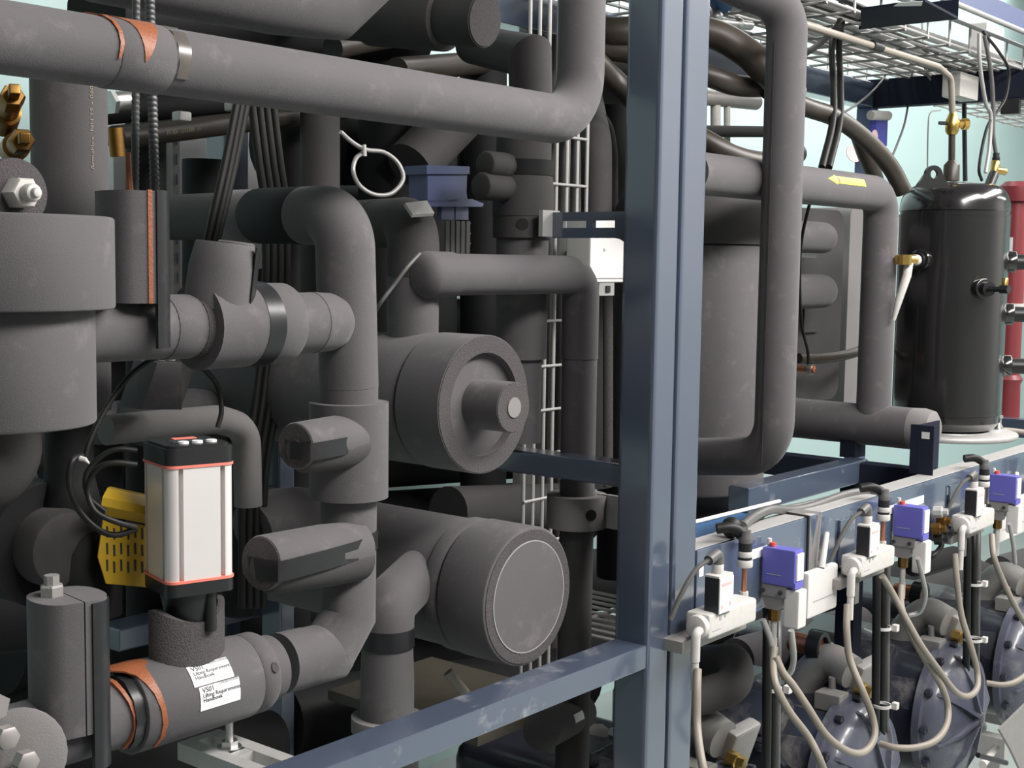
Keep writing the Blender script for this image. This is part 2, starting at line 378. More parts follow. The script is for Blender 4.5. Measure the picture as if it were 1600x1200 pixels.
# black pipe below the valve
T = Thing('insulated_pipe', 'black foam pipe dropping below the big valve at the left edge', 'pipe')
a = W(108, 700, 1.40); 
def zz(p, py): return onl(p, AZ, py=py)
T.part('pipe_section', MB().lathe(zz(a, 660), -AZ, [(0, rp(36, a)), ((zz(a, 660)-zz(a, 745)).length, rp(38, a)), ((zz(a, 660)-zz(a, 790)).length, rp(48, a)), ((zz(a, 660)-zz(a, 815)).length, rp(50, a))], 28), FB)
T.part('tee', MB().lathe(zz(a, 815), -AZ, [(0, rp(50, a)), (.03, rp(62, a)), ((zz(a, 815)-zz(a, 905)).length, rp(66, a)), ((zz(a, 815)-zz(a, 960)).length, rp(60, a))], 28), FB)
T.done()
T = Thing('insulated_pipe', 'short round foam pipe end in a black ring at the left edge', 'pipe')
a = W(62, 848, 1.42)
T.part('pipe_section', MB().cyl(a+AY*.5, a-AY*.06, rp(62, a), 32, .01), F2)
T.part('collar', MB().ring(a+AY*.3, a-AY*.02, rp(98, a), rp(62, a)), FB)
T.done()
T = Thing('insulated_pipe', 'dark foam elbow under the big valve at the left edge', 'pipe')
a = W(0, 700, 1.38)
T.part('elbow', MB().tube(fillet([a+AZ*.06, W(8, 735, 1.38), W(-120, 760, 1.38)], .03), rp(58, a), 26), F2)
T.done()
# ================================================================== pipe with slab valve and collar, middle left
YM = 1.27
h0 = W(350, 508, YM); H = lambda px: V((onl(h0-AY*.03, AX, px=px).x, YM, h0.z))
V1 = W(545, 700, YM)
T = Thing('insulated_valve', 'upright slab shaped foam valve cover split by an orange sealant seam', 'valve')
T.part('pipe_section', MB().tube([H(40), H(322)], rp(51, H(220)), 28), FO)
T.part('joint_band', MB().cyl(H(276), H(318), rp(51, H(220))*1.035, 28, .001), FO)
c = onl(h0, AX, px=201); a = c
kz1, kz0 = W(206, 299, YM-.02).z, W(206, 474, YM-.04).z
wx = rp(44, c)
def halfslab(cx, cy, x0, x1, ry, n, side):     # half of an oval, flat at x0 towards the seam
    out = []
    for i in range(n+1):
        t = PI*i/n; out.append(V((cx+x0+(x1-x0)*math.sin(t)**.7 if side else cx+x0, cy-ry*math.cos(t), 0)))
    return out
# cover: two half ovals seen edge on, the seam plane turned towards the aisle
def cover(T, base, top, ang, wa, wb, d, mfront, mback, lean=V((0, 0, 0))):
    e = V((math.cos(ang), math.sin(ang), 0)); g = V((-e.y, e.x, 0))
    for sgn, ww, m in ((-1, wa, mfront), (1, wb, mback)):
        o = [base+e*sgn*.0008+g*(-d)+e*0]
        o = [base+e*(sgn*(.0008+ww*math.sin(PI*i/12)**.55))+g*(-d*math.cos(PI*i/12)) for i in range(13)]
        mb = MB().prism(o, V((0, 0, top-base.z))+lean)
        T.part('cover_half', mb, m)
    return e, g
kc = V((c.x, c.y-.01, kz0))
e, g = cover(T, kc, kz1, math.radians(-12), rp(50, c), rp(44, c), rp(62, c), FO, FO)
T.part('sealant', MB().prism([kc+g*(-rp(62, c)-.0015)+e*rp(-3, c), kc+g*(-rp(62, c)-.0015)+e*rp(4, c), kc+g*(-rp(62, c)+.002)+e*rp(5, c), kc+g*(-rp(62, c)+.002)+e*rp(-4, c)], (0, 0, kz1-kz0+.001)), M['seal'], 'orange sealant seam')
def oval_strap(T, base, e, g, ww, d, t0, t1, z0, z1, n=7):
    o = [base+e*(.0008+ww*math.sin(t)**.55*1.0)+g*(-d*math.cos(t)) for t in [t0+(t1-t0)*i/n for i in range(n+1)]]
    nr = [(q-base).normalized() for q in o]
    ring = [q+k_*.0022 for q, k_ in zip(o, nr)]+[q-k_*.003 for q, k_ in zip(o[::-1], nr[::-1])]
    T.part('strap', MB().prism([V((q.x, q.y, z0)) for q in ring], (0, 0, z1-z0)), TP, 'black tape strap')
oval_strap(T, kc, e, g, rp(44, c), rp(62, c), .06, 1.0, W(230, 545, YM-.05).z, kz1+.001)
T.done()
T = Thing('insulated_valve', 'foam wrapped valve with thick collar and tilted round head left of the gooseneck', 'valve')
rc = rp(67, H(395))
T.part('collar', MB().ring(H(332), H(412), rc, rp(48, H(330))), FO)
T.part('collar_core', MB().cyl(H(322), H(340), rp(50, H(330)), 28), M['foamc'])
T.part('collar', MB().cyl(H(412), H(468), rc*.97, 36, .004), FO)
sd0 = H(462)-AY*.010; sL = (onl(sd0-AY*.035, AX, px=572)-sd0).dot(AX); r_ = rp(47, H(505))
T.part('saddle', MB().lathe(sd0-AX*.002, AX, [(0, r_), (sL*.42, r_), (sL*.425, r_*1.02), (sL*.72, r_*.97), (sL*.85, r_*.84), (sL*.94, r_*.62), (sL*.985, r_*.35), (sL, r_*.1)], 32), FO)
hb0 = H(362)+V((0, -.005, .02)); ht = W(352, 380, YM-.01); hd = (ht-hb0).normalized()
T.part('head', MB().lathe(hb0, hd, [(0, rp(53, hb0)), ((ht-hb0).length*.62, rp(52, hb0)), ((ht-hb0).length*.97, rp(46, hb0)), ((ht-hb0).length, rp(44, hb0))], 30), FO)
T.part('head_cap', MB().lathe(ht+AX*rp(22, ht), hd, [(-.055, rp(30, hb0)), (0, rp(29, hb0)), (.002, rp(26, hb0))], 24), FO)
# strap: a band round the collar that runs up over the head
T.part('strap', MB().ring(H(404), H(430), rc*1.012, rc*.98), TP, 'black tape strap')
T.part('strap', MB().wrap(hb0, hd, rp(53.5, hb0), [22, 32, 42, 52, 62], [0]*5, [(ht-hb0).length*.99]*5, .0015, ref=-AY), TP, 'black tape strap')
T.part('chip', MB().sphere(H(478)+V((-.01, -rp(47, H(480))-.001, .006)), .004, 8, 5), M['ivory'], 'pale torn spot')
T.done()
# ================================================================== gooseneck and its descending pipe
T = Thing('insulated_pipe', 'large grey foam gooseneck pipe bending down to a mitred foot elbow', 'pipe')
rg = rp(46, V1)
gtop = W(538, 336, YM); gs = W(235, 340, 1.80)
gd = (gs-gtop).normalized()
q1, q2, q3 = onl(gtop, gd, px=362), onl(gtop, gd, px=406), onl(gtop, gd, px=478)
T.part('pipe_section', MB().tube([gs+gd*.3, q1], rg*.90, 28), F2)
T.part('sleeve', MB().cyl(q1, q2, rg*.98, 32, .002), FO)
T.part('sleeve', MB().cyl(q2, q3, rg*1.0, 32, .001), FB, 'smooth black sleeve')
vt = V((gtop.x, YM, gtop.z))
f1, f2, f3 = W(543, 962, YM), W(512, 1018, YM), W(436, 1037, YM)
f2.y = f3.y = f1.y = YM
f1.x = V1.x
zc1, zc2 = zz(V1, 628).z, zz(V1, 776).z
bend = fillet([q3, vt, V((V1.x, YM, zc1+.02))], .105, 12)
T.part('elbow', MB().tube(bend, rg, 30), FO)
T.part('pipe_section', MB().tube([V((V1.x, YM, zc1+.021)), f1, f2], [rg*.99, rg*.93, rg*.97], 30), FO)
T.part('mitre_piece', MB().tube([f2+(f1-f2)*.02, f2, f2+(f3-f2)*.55], [rg*.98]*3, 30), FO)
T.part('pipe_section', MB().tube([f2+(f3-f2)*.5, f3], rg*1.0, 30), FO)
T.part('collar', MB().ring(V((V1.x, YM, zc2)), V((V1.x, YM, zc1)), rp(62, V1), rg*.9), FO)
T.done()
# valve heads poking out of the descending pipe
def head(label, p, py_l, py_r, pxl, rr, pr2=1.0):
    T = Thing('insulated_valve', label, 'valve', 'foam wrapped valve heads on the gooseneck pipe')
    a, b = W(pxl, py_l, YM-.035), W(555, py_r, YM-.02)
    d = (a-b).normalized(); L = (a-b).length; r = rp(rr, a)
    T.part('head', MB().lathe(b, d, [(0, r*.95), (L*.35, r), (L*.98, r*.93), (L, r*.9)], 32, sy=1.0), FO)
    T.part('end_face', MB().lathe(a, d, [(-.001, r*.88), (.0012, r*.86)], 32), M['foamc'])
    T.part('tip', MB().cyl(a+V((0, 0, -r*.15))+d*-.002, a+V((0, 0, -r*.15))+d*.004, r*.42, 20), F2)
    zb_ = a.z-r*.18; hh_ = r*.34; fl = V((a.x, a.y, 0)); q_ = V((V1.x, YM, 0))
    o = [q_+V((rg*pr2*math.cos(t), -rg*pr2*math.sin(t), 0)) for t in (.1, .5, .9, 1.2)]+[V((b.x-.03-.02*(pr2-1), b.y-r*1.05, 0)), V((b.x*.5+a.x*.5, b.y*.5+a.y*.5-r*1.05, 0)), V((a.x+.012, a.y-r*1.0, 0)), V((a.x-.002, a.y-r*.90, 0)), V((a.x-.006, a.y, 0)), V((a.x-.002, a.y+r*.90, 0)), V((a.x+.03, a.y+r*1.0, 0))]
    sv = MB(); n = len(o); vs = []
    for k in range(n):
        t_ = (o[min(k+1, n-1)]-o[max(k-1, 0)]).normalized(); nn = V((t_.y, -t_.x, 0)); up_ = .35*hh_*(1-k/(n-1))
        for off in (.0005, .003): vs += [o[k]-nn*(-off)+AZ*(zb_-hh_+up_), o[k]-nn*(-off)+AZ*(zb_+hh_+up_)]
    fs = []
    for k in range(n-1): j = 4*k; fs += [[j, j+1, j+5, j+4], [j+2, j+6, j+7, j+3], [j+1, j+3, j+7, j+5], [j, j+4, j+6, j+2]]
    T.part('strap', sv.add(vs, fs+[[0, 2, 3, 1], [4*n-4, 4*n-3, 4*n-1, 4*n-2]]), TP, 'black tape strap')
    T.part('lower_lip', MB().lathe(b+V((0, -.004, -r*.35)), d, [(0, r*.85), (L*.3, r*.85), (L*.93, r*.72), (L*.97, r*.6)], 28), F2)
    T.done()
head('stubby foam valve head poking from the gooseneck collar, upper of two', None, 697, 683, 462, 40, 1.33)
head('longer foam valve head poking left below the gooseneck collar, lower of two', None, 880, 855, 408, 47, 1.02)
# ================================================================== big pipe at the bottom left
YB = 1.26
b0 = W(300, 1078, YB); B = lambda px: V((onl(b0-AY*.036, AX, px=px).x, YB, b0.z))
rb = rp(67, B(330))
T = Thing('insulated_valve', 'fat grey foam covered valve at the bottom left with white label and orange sealant', 'valve')
T.part('body', MB().cyl(B(222), B(404), rb, 44, .002), FO)
T.part('body', MB().cyl(B(404), B(432), rb*.985, 44, .006), FO)
T.part('neck', MB().cyl(B(428), B(452), rb*.80, 36), FO)
T.part('plug', MB().lathe(B(420)+V((0, -rb*.93, rb*.33)), V((0, -.93, .35)), [(-.002, rp(9, B(420))), (.0015, rp(8, B(420)))], 16, ref=AX, sx=.8), M['foamc'], 'small round hole plug')
nk = B(172); T.part('neck', MB().tube([B(118), B(224)], rp(56, nk), 32), FO)
cb = V((onl(b0, AX, px=290).x, YB-.004, b0.z)); ct = zz(cb, 948)
cup = MB(); n = 40; vs = []
for rr_, top in ((66, 0), (66, 1), (54, 1), (54, 0)):
    for i in range(n):
        a_ = 2*PI*i/n; vs.append(V((cb.x+rp(rr_, cb)*math.cos(a_), cb.y+rp(rr_, cb)*.60*math.sin(a_), (ct.z-.004+.009*math.cos(2*a_)) if top else cb.z)))
cup.add(vs, [[j*n+i, j*n+(i+1) % n, ((j+1) % 4)*n+(i+1) % n, ((j+1) % 4)*n+i] for j in range(4) for i in range(n)])
T.part('cup', cup, M['foamc'], 'cut foam cup under the actuator')
k = (B(250)-B(210)).length/40
wr(T, 'sealant', B(222), AX, rb*1.0, [-45, -25, -5, 8, 18, 30, 45, 60, 80, 100, 120, 140], [k*q for q in (-22, -22, -24, -24, -10, 0, 6, 12, 17, 20, 20, 18)], [k*q for q in (22, 26, 32, 34, 22, 20, 20, 22, 25, 28, 28, 24)], M['seal'], 'orange sealant band', .002)
wr(T, 'sealant', B(196), AX, rp(56, nk), [-40, 0, 20, 40, 60, 80, 100, 120, 140], [k*q for q in (-6, -4, -2, 0, 4, 7, 8, 6, 2)], [k*q for q in (2, 3, 5, 6, 10, 14, 16, 13, 9)], M['seal'], 'thin orange sealant band', .004)
T.part('tape_fold', MB().wrap(B(206), AX, rp(60, nk), [-40, 0, 30, 60, 90, 120, 140], [0]*7, [k*18]*7, .004), TP)
# label on the body
lt = [27, 35, 43, 51, 59, 67, 75, 83, 91, 99]
th0 = 24
def lab(a0, a1, px0, px1, nm):
    n = 8; th = [a0+(a1-a0)*i/n for i in range(n+1)]; o = B(px0); L = (B(px1)-o).length
    return T.part(nm, MB().wrap(o, AX, rb, th, [0]*(n+1), [L]*(n+1), .0008), M['label'], 'white printed label')
l1 = lab(37.5, 66.5, 295, 357, 'label'); l2 = lab(68, 99, 301, 363, 'label')
def ltxt(body, size, px, ang, up, m=M['dark']):
    d = V((0, -math.sin(math.radians(ang)), math.cos(math.radians(ang)))); tn = V((0, math.cos(math.radians(ang)), math.sin(math.radians(ang))))
    o = text_mesh('lettering', body, size, B(px)+d*rb, AX, tn, m, .0001, on=(b0, AX, rb+.0008)); T.part('lettering', o, m, up=up)
ltxt('VS01', .0085, 300, 46, l1); ltxt('Lifting Requirements', .0065, 300, 52, l1); ltxt('Handboek', .0065, 300, 58, l1); ltxt('Lekdichtheid', .0055, 327, 41.5, l1, M['grey'])
ltxt('VS01', .0085, 305, 76, l2); ltxt('Lifting Requirements', .0065, 305, 82, l2); ltxt('Handboek', .0065, 305, 88, l2); ltxt('Lekdichtheid', .0055, 332, 70.5, l2, M['grey'])
T.done()
T = Thing('insulated_valve', 'tall rounded foam valve cover with dark seam at the bottom left corner', 'valve')
T.part('pipe_section', MB().tube([B(20), B(119)], rp(58, B(80)), 32), FO)
c = V((onl(b0, AX, px=98).x, YB-.015, b0.z+.0)); zt = zz(c, 930).z
e, g = cover(T, V((c.x, c.y, c.z+.005)), zt, math.radians(-8), rp(58, c), rp(52, c), rp(56, c), FO, FO)
oval_strap(T, V((c.x, c.y, c.z)), e, g, rp(52, c), rp(56, c), .05, 1.05, c.z-.035, zt-.003)
T.part('hex_cap', MB().lathe(V((c.x-.012, c.y+.012, zt-.002)), AZ, [(0, .013), (.012, .013), (.014, .011)], 6).lathe(V((c.x-.012, c.y+.012, zt+.01)), AZ, [(0, .008), (.012, .008)], 8), M['cast'], 'grey hex cap')
T.done()
T = Thing('flange_fitting', 'pale grey cast fitting with bolts at the bottom left corner', 'fitting')
a = W(52, 1150, 1.22)
T.part('neck', MB().cyl(B(-10), B(24), rp(64, B(20)), 32, .004), M['foaml'])
T.part('flange', MB().lathe(W(30, 1178, 1.2), V((-.6, -1, .2)), [(-.03, .04), (0, .046), (.008, .046), (.012, .036)], 26), M['foaml'])
T.part('pad', MB().prism([W(-20, 1075, 1.19), W(16, 1092, 1.19), W(10, 1118, 1.19), W(-20, 1135, 1.19)], (0, .03, 0)), M['kpg'])
for px, py in ((4, 1150), (35, 1188)): T.part('bolt', MB().lathe(W(px, py, 1.175), -AY, [(0, .012), (.012, .012), (.014, .009)], 6), M['kpg'])
T.done()
# ================================================================== actuator on the foam cup
cx_, cy_ = cb.x, cb.y
ac = V((cx_+.003, cy_, 0)); s = rp(80, V((cx_, cy_, 1.3)))*1.36
zA = {k: onl(V((cx_, cy_-s*.45, 1.3)), AZ, py=v).z for k, v in (('top', 694), ('g1', 728), ('g0', 902), ('bot', 926), ('cup', 975))}
rot = Matrix.Rotation(math.radians(-15), 3, 'Z')
def sq(h, r, n=4, notch=False):
    out = []
    for k in range(4):
        for i in range(n+1):
            a = PI/2*k+PI/2*i/n; sx, sy = ((1, 1), (-1, 1), (-1, -1), (1, -1))[k]
            out.append(V((sx*(h-r)+r*math.cos(a), sy*(h-r)+r*math.sin(a), 0)))
        if notch:                         # a groove on the face that follows this corner
            d = V((-math.sin(PI/2*k+PI/2), 0, 0))
            c1 = PI/2*(k+1); dr = V((-math.sin(c1), math.cos(c1), 0)); nm = V((math.cos(c1), math.sin(c1), 0))
            for off in (-h*.62, h*.62):
                m = nm*h+dr*off; wv = h*.07
                out += [m-dr*wv, m-dr*wv*.8-nm*h*.22, m+dr*wv*.8-nm*h*.22, m+dr*wv]
    return out
T = Thing('valve_actuator', 'silver valve motor with black caps, red gaskets and three white buttons', 'actuator')
def lift(o, z): return [ac+rot @ q+AZ*z for q in o]
h = s/2*1.0
T.part('housing', MB().prism(lift(sq(h, h*.3, 4, True), zA['g0']), (0, 0, zA['g1']-zA['g0'])), M['alu'])
T.part('gasket', MB().prism(lift(sq(h*1.035, h*.3), zA['g1']), (0, 0, .003)), M['gasket'])
T.part('gasket', MB().prism(lift(sq(h*1.035, h*.3), zA['g0']-.003), (0, 0, .003)), M['gasket'])
tp = T.part('top_cap', MB().prism(lift(sq(h*1.02, h*.3), zA['g1']+.003), (0, 0, zA['top']-zA['g1']-.006)).prism(lift(sq(h*.92, h*.25), zA['top']-.004), (0, 0, .004)), M['black'])
T.part('bottom_cap', MB().prism(lift(sq(h*1.02, h*.3), zA['bot']), (0, 0, zA['g0']-zA['bot']-.003)), M['black'])
T.part('neck', MB().lathe(V((ac.x, ac.y, zA['cup']-.02)), AZ, [(0, h*.62), (.02, h*.66), (zA['bot']-zA['cup']+.02, h*.86)], 24), M['black'])
T.part('screw', MB().cyl(ac+rot @ V((h*.35, -h*.72, 0))+AZ*(zA['cup']-.01), ac+rot @ V((h*.35, -h*.72, 0))+AZ*(zA['bot']), .007, 14), M['black'])
for i in range(3): T.part('button', MB().lathe(ac+rot @ V(((i-1)*h*.42+h*.1, -h*.45, 0))+AZ*(zA['top']-.001), AZ, [(0, h*.16), (.0035, h*.15)], 18), M['label'], 'white button', up=tp)
T.part('display', MB().box(ac+rot @ V((0, h*.05, 0))+AZ*(zA['top']), (h*1.0, h*.45, .001), rot), M['dark'], 'dark display', up=tp)
T.part('logo_strip', MB().box(ac+rot @ V((h*.1, h*.55, 0))+AZ*(zA['top']), (h*.7, h*.28, .0015), rot), M['gasket'], 'red badge', up=tp)
T.done()
def cable(name, label, cat, pts, r, m, group=None, n=6, seg=10): return solo(name, label, cat, MB().tube(smooth(pts, n), r, seg), m, group)
Yc = 1.31
cable('cable', 'black cable rising from the top of the silver valve motor', 'cable', [W(340, 668, Yc), W(346, 640, Yc), W(338, 600, Yc), W(310, 570, Yc), W(275, 553, Yc), W(240, 560, Yc), W(200, 590, Yc), W(165, 640, Yc), W(140, 690, Yc), W(132, 720, Yc)], .0032, M['rubber'])
cable('cable', 'black cable looping wide left of the silver valve motor', 'cable', [W(214, 826, 1.25), W(180, 836, 1.26), W(150, 825, 1.27), W(122, 795, 1.28), W(108, 755, 1.28), W(113, 720, 1.28), W(128, 712, 1.29)], .0034, M['rubber'])
cable('cable', 'dark grey cable in a small loop left of the silver valve motor', 'cable', [W(214, 726, 1.24), W(180, 723, 1.25), W(155, 730, 1.26), W(140, 750, 1.27), W(138, 775, 1.27), W(150, 800, 1.26), W(180, 815, 1.25), W(212, 824, 1.25)], .0032, M['rubber'])
cable('cable', 'black cable arching over the yellow tag to the motor', 'cable', [W(214, 704, 1.26), W(185, 702, 1.27), W(160, 712, 1.28), W(135, 740, 1.29), W(138, 775, 1.29), W(165, 800, 1.28)], .003, M['rubber'])
solo('cable_tie', 'white cable tie end on the black cables left of the motor', 'cable tie', MB().tube([W(125, 716, 1.27), W(133, 718, 1.265), W(139, 724, 1.265)], [.003, .0025, .001], 8), M['white'])
# yellow tag
T = Thing('warning_tag', 'folded yellow warning tag hanging behind the silver valve motor', 'tag')
Yt = 1.33
T.part('sheet', MB().prism([W(162, 808, Yt), W(230, 822, Yt), W(234, 918, Yt), W(166, 912, Yt), W(153, 870, Yt)], (0, .0015, 0)), M['yellow'])
T.part('fold', MB().prism([W(158, 790, Yt-.018), W(160, 777, Yt-.02), W(168, 762, Yt-.012), W(172, 760, Yt), W(165, 806, Yt-.004)], W(236, 775, Yt)-W(166, 760, Yt)), M['yellow'])
tx = MB()
for i in range(6):
    for j in range(3):
        x = 166+i*11; y = 822+j*26+(i % 2)*3
        tx.prism([W(x, y, Yt-.0006), W(x+3, y+.6, Yt-.0006), W(x+3.4, y+18, Yt-.0006), W(x+.6, y+18, Yt-.0006)], (0, .0006, 0))
T.part('print', tx, M['dark'], stuff=True)
T.done()
# ================================================================== two horizontal vessels, ends towards the aisle
def vessel(label, c, r, segs, ybody, rbody, yend):
    T = Thing('insulated_vessel', label, 'vessel')
    T.part('body', MB().cyl(V((c.x, ybody, c.z)), V((c.x, yend, c.z)), rbody, 48), FO)
    for y0, y1, rr in segs: T.part('jacket', MB().cyl(V((c.x, y0, c.z)), V((c.x, y1, c.z)), rr, 56, .004), FO)
    return T
c = W(757, 632, 1.22); r = rp(109, c)
T = vessel('upper horizontal foam vessel with recessed end and stub pipe', c, r, [(1.305, 1.40, r*.985)], 1.39, r*.94, 1.85)
T.part('jacket', MB().ring(c, V((c.x, 1.30, c.z)), r, r*.74, 56), FO)
T.part('rim', MB().ring(c-AY*.0012, c+AY*.001, r*.985, r*.745, 56), M['foamc'], 'cut foam rim')
T.part('end_disc', MB().cyl(c+AY*.028, c+AY*.012, r*.76, 48), FO)
T.part('gap_ring', MB().ring(V((c.x, 1.298, c.z)), V((c.x, 1.307, c.z)), r*.96, r*.8, 48), F2)
sc = V((c.x, 1.168, c.z)); rs = rp(40, sc)
T.part('stub', MB().cyl(c+AY*.02, sc, rs, 32), FO)
T.part('stub_face', MB().cyl(sc, sc-AY*.0012, rs*.97, 32), M['foamc'], 'cut foam face')
T.part('plug', MB().cyl(sc, sc-AY*.003, rs*.4, 24), M['foaml'], 'pale pipe end')
T.done()
U1 = c
c = W(826, 932, 1.20); r = rp(110, c); U2 = c; R2 = r
T = vessel('lower horizontal foam vessel with flat round end cap', c, r, [(1.2, 1.29, r)], 1.297, r*.95, 1.85)
T.part('jacket', MB().cyl(V((c.x, 1.294, c.z)), V((c.x, 1.32, c.z)), r*.985, 56, .003), FO)
T.part('end_face', MB().ring(c-AY*.0012, c+AY*.001, r*.955, r*.8, 56), M['foamc'], 'cut foam rim')
T.part('end_disc', MB().cyl(c, c-AY*.002, r*.80, 48), FO)
T.part('seam', MB().ring(c-AY*.0022, c-AY*.0005, r*.805, r*.79, 56), M['grey'], 'pale seam line')
T.done()
# pipe under the lower vessel
T = Thing('insulated_pipe', 'short foam pipe dropping from the lower vessel with black strap', 'pipe')
a = W(605, 1060, 1.32); r = rp(41, a)
u = W(607, 985, 1.32); k2 = W(662, 890, 1.36)
T.part('pipe_section', MB().lathe(onl(a, AZ, py=1002), -AZ, [(0, r*.97), (.03, r*1.0), (.06, r*1.03), ((onl(a, AZ, py=1002)-onl(a, AZ, py=1118)).length, r*1.03)], 30), FO)
T.part('elbow', MB().tube(fillet([V((a.x, a.y, u.z-.005)), V((a.x, a.y, W(607, 945, 1.32).z)), k2], .03), r*1.02, 28), FO)
T.part('strap', MB().ring(V((a.x, a.y, u.z-.022)), V((a.x, a.y, u.z+.006)), r*1.04, r*.9), TP, 'black tape strap')
T.part('flange', MB().ring(onl(a, AZ, py=1140), onl(a, AZ, py=1118), rp(56, a), rp(40, a)), M['foaml'], 'paler foam ring')
T.part('pipe_section', MB().cyl(onl(a, AZ, py=1260), onl(a, AZ, py=1140), rp(50, a), 28), FO)
T.done()
# ================================================================== riser, tee pipe and clamped vertical pipe
T = Thing('insulated_pipe', 'black foam elbow with silver sticker turning down onto the upper vessel', 'pipe')
YR = 1.36
r0 = W(654, 480, YR); r0.x = U1.x; rr = rp(40, r0)
et = W(655, 349, YR); et.x = r0.x; es = W(470, 350, 1.95)
fe = fillet([es, et, V((r0.x, YR, W(654, 432, YR).z))], .075, 10)
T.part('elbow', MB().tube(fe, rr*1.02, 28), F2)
T.part('riser', MB().lathe(V((r0.x, YR, W(654, 432, YR).z)), -AZ, [(0, rr), (.03, rr*1.02), ((W(654, 432, YR).z-U1.z-.07), rr*1.0)], 30), FO)
T.part('sticker', MB().prism([W(633, 317, YR-.030), W(667, 313, YR-.026), W(679, 333, YR-.040), W(645, 335, YR-.044)], (0, .003, -.004)), M['zinc'], 'silver sticker')
T.done()
T = Thing('insulated_pipe', 'grey foam pipe leaving the riser, turning down beside the blue post', 'pipe')
t0 = W(690, 429, YR-.038); r1 = rp(33, t0)
hx = lambda px: onl(t0, AX, px=px)
tr = hx(908)
T.part('collar', MB().lathe(hx(664), AX, [(-.016, r1*.5), (-.012, r1*.8), (-.004, r1*1.02), (.004, r1*1.1), ((hx(704)-hx(664)).length, r1*1.08)], 30), FO)
T.part('pipe_section', MB().tube(fillet([hx(700), tr, onl(tr, AZ, py=560)], .035, 5), r1, 28), FO)
cl = onl(tr, AZ, py=772); cl2 = onl(tr, AZ, py=822)
T.part('pipe_section', MB().cyl(onl(tr, AZ, py=560), cl, r1*.96, 28), FO)
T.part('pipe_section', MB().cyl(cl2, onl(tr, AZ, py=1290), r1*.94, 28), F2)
T.done()
T = Thing('pipe_clamp', 'round foam pipe clamp with metal end plate fixed to the blue post', 'clamp')
T.part('block', MB().ring(cl2, cl, rp(47, cl), r1*.985, 40), M['foaml'])
vv = (CAM-cl); vv.z = 0; vv.normalize()
sd = V((vv.y, -vv.x, 0))
T.part('hole', MB().cyl(((cl+cl2)/2)+(vv*.88-V((Rv.x, Rv.y, 0))*-.45).normalized()*rp(45, cl), ((cl+cl2)/2)+(vv*.88-V((Rv.x, Rv.y, 0))*-.45).normalized()*rp(48.2, cl), rp(9, cl), 16), M['black'], 'dark hole')
e = W(949, 797, 1.285); ez = onl(e, AZ, py=822).z, onl(e, AZ, py=770).z
T.part('end_plate', MB().bxx((e.x-.016, 1.252, ez[0]), (e.x-.011, 1.296, ez[1]), .001), M['ivory'], 'pale metal plate')
T.part('bracket', MB().bxx((e.x-.011, YF+.066, ez[0]+.004), (e.x+.012, 1.29, ez[1]-.004)), M['blue'])
T.done()
# clamped pipe behind the slotted arm
YC = 1.40
T = Thing('insulated_pipe', 'dark vertical foam pipe with stepped jackets behind the slotted blue arm', 'pipe')
a = W(817, 330, YC); r = rp(44, a)
Zp = lambda py: onl(a, AZ, py=py)
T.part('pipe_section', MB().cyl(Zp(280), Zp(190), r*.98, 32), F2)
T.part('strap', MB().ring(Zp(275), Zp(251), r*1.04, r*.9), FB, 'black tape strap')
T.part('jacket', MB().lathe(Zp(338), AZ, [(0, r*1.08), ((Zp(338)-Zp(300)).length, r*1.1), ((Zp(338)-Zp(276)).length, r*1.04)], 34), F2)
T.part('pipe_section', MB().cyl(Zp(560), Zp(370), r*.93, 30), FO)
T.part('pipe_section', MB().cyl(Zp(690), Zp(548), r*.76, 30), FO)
T.part('valve_stub', MB().cyl(Zp(262)-AX*.02, Zp(262)-AX*.10, rp(20, a), 24, .006), F2)
T.part('valve_stub', MB().cyl(Zp(296)-AX*.02, Zp(296)-AX*.11, rp(21, a), 24, .006), F2)
T.done()
T = Thing('pipe_clamp', 'dark square pipe clamp with bright edge plate at the end of the slotted arm', 'clamp')
T.part('block', MB().ring(Zp(372), Zp(332), r*1.06, r*.95), F2)
p = WX(857, 350, ar-.01)
T.part('edge_plate', MB().bxx((ar-.03, ya+.0, Zp(370).z), (ar+.015, ya+.008, Zp(330).z)), M['zinc'], 'bright plate edge')
T.part('hole', MB().cyl(Zp(350)+(CAM-Zp(350)).normalized()*r*1.0, Zp(350)+(CAM-Zp(350)).normalized()*r*1.075, rp(9, a), 14), M['black'], 'dark hole')
T.done()
# ================================================================== top left pipes behind the long pipe
def pipe(label, pts, r, m=None, rad=.06, ends=None, seg=26, name='insulated_pipe', cat='pipe'):
    T = Thing(name, label, cat); T.part('pipe_section', MB().tube(fillet(pts, rad, 7), r, seg), m or FO); return T
a = W(430, -5, 1.42); r = rp(58, a)
T = Thing('insulated_pipe', 'fat grey foam elbow end at the top edge above the long pipe', 'pipe')
T.part('elbow', MB().tube([a-AX*.28, a, W(520, 5, 1.42), W(590, -60, 1.42)], r, 30), FO); T.done()
T = Thing('insulated_pipe', 'dark foam pipe with round end face at the top, right of the fat elbow', 'pipe')
a = W(735, 30, 1.5); bq = W(560, 20, 1.75); r = rp(42, a)
d = (a-bq).normalized()
T.part('pipe_section', MB().tube([bq-d*.2, bq+d*.03], r*1.1, 28), F2)
T.part('collar', MB().cyl(bq+d*.03, a-d*.05, r*1.25, 30, .004), F2)
T.part('end_piece', MB().cyl(a-d*.05, a+d*.03, r, 30), F2)
T.part('end_face', MB().cyl(a+d*.03, a+d*.032, r*.95, 30), M['foamc'])
T.done()
T = pipe('dark foam elbow turning down behind the top right bend of the long pipe', [W(740, 70, 1.8), W(828, 88, 1.5), W(830, 190, 1.5)], rp(34, W(828, 100, 1.5)), F2, .0); T.done()
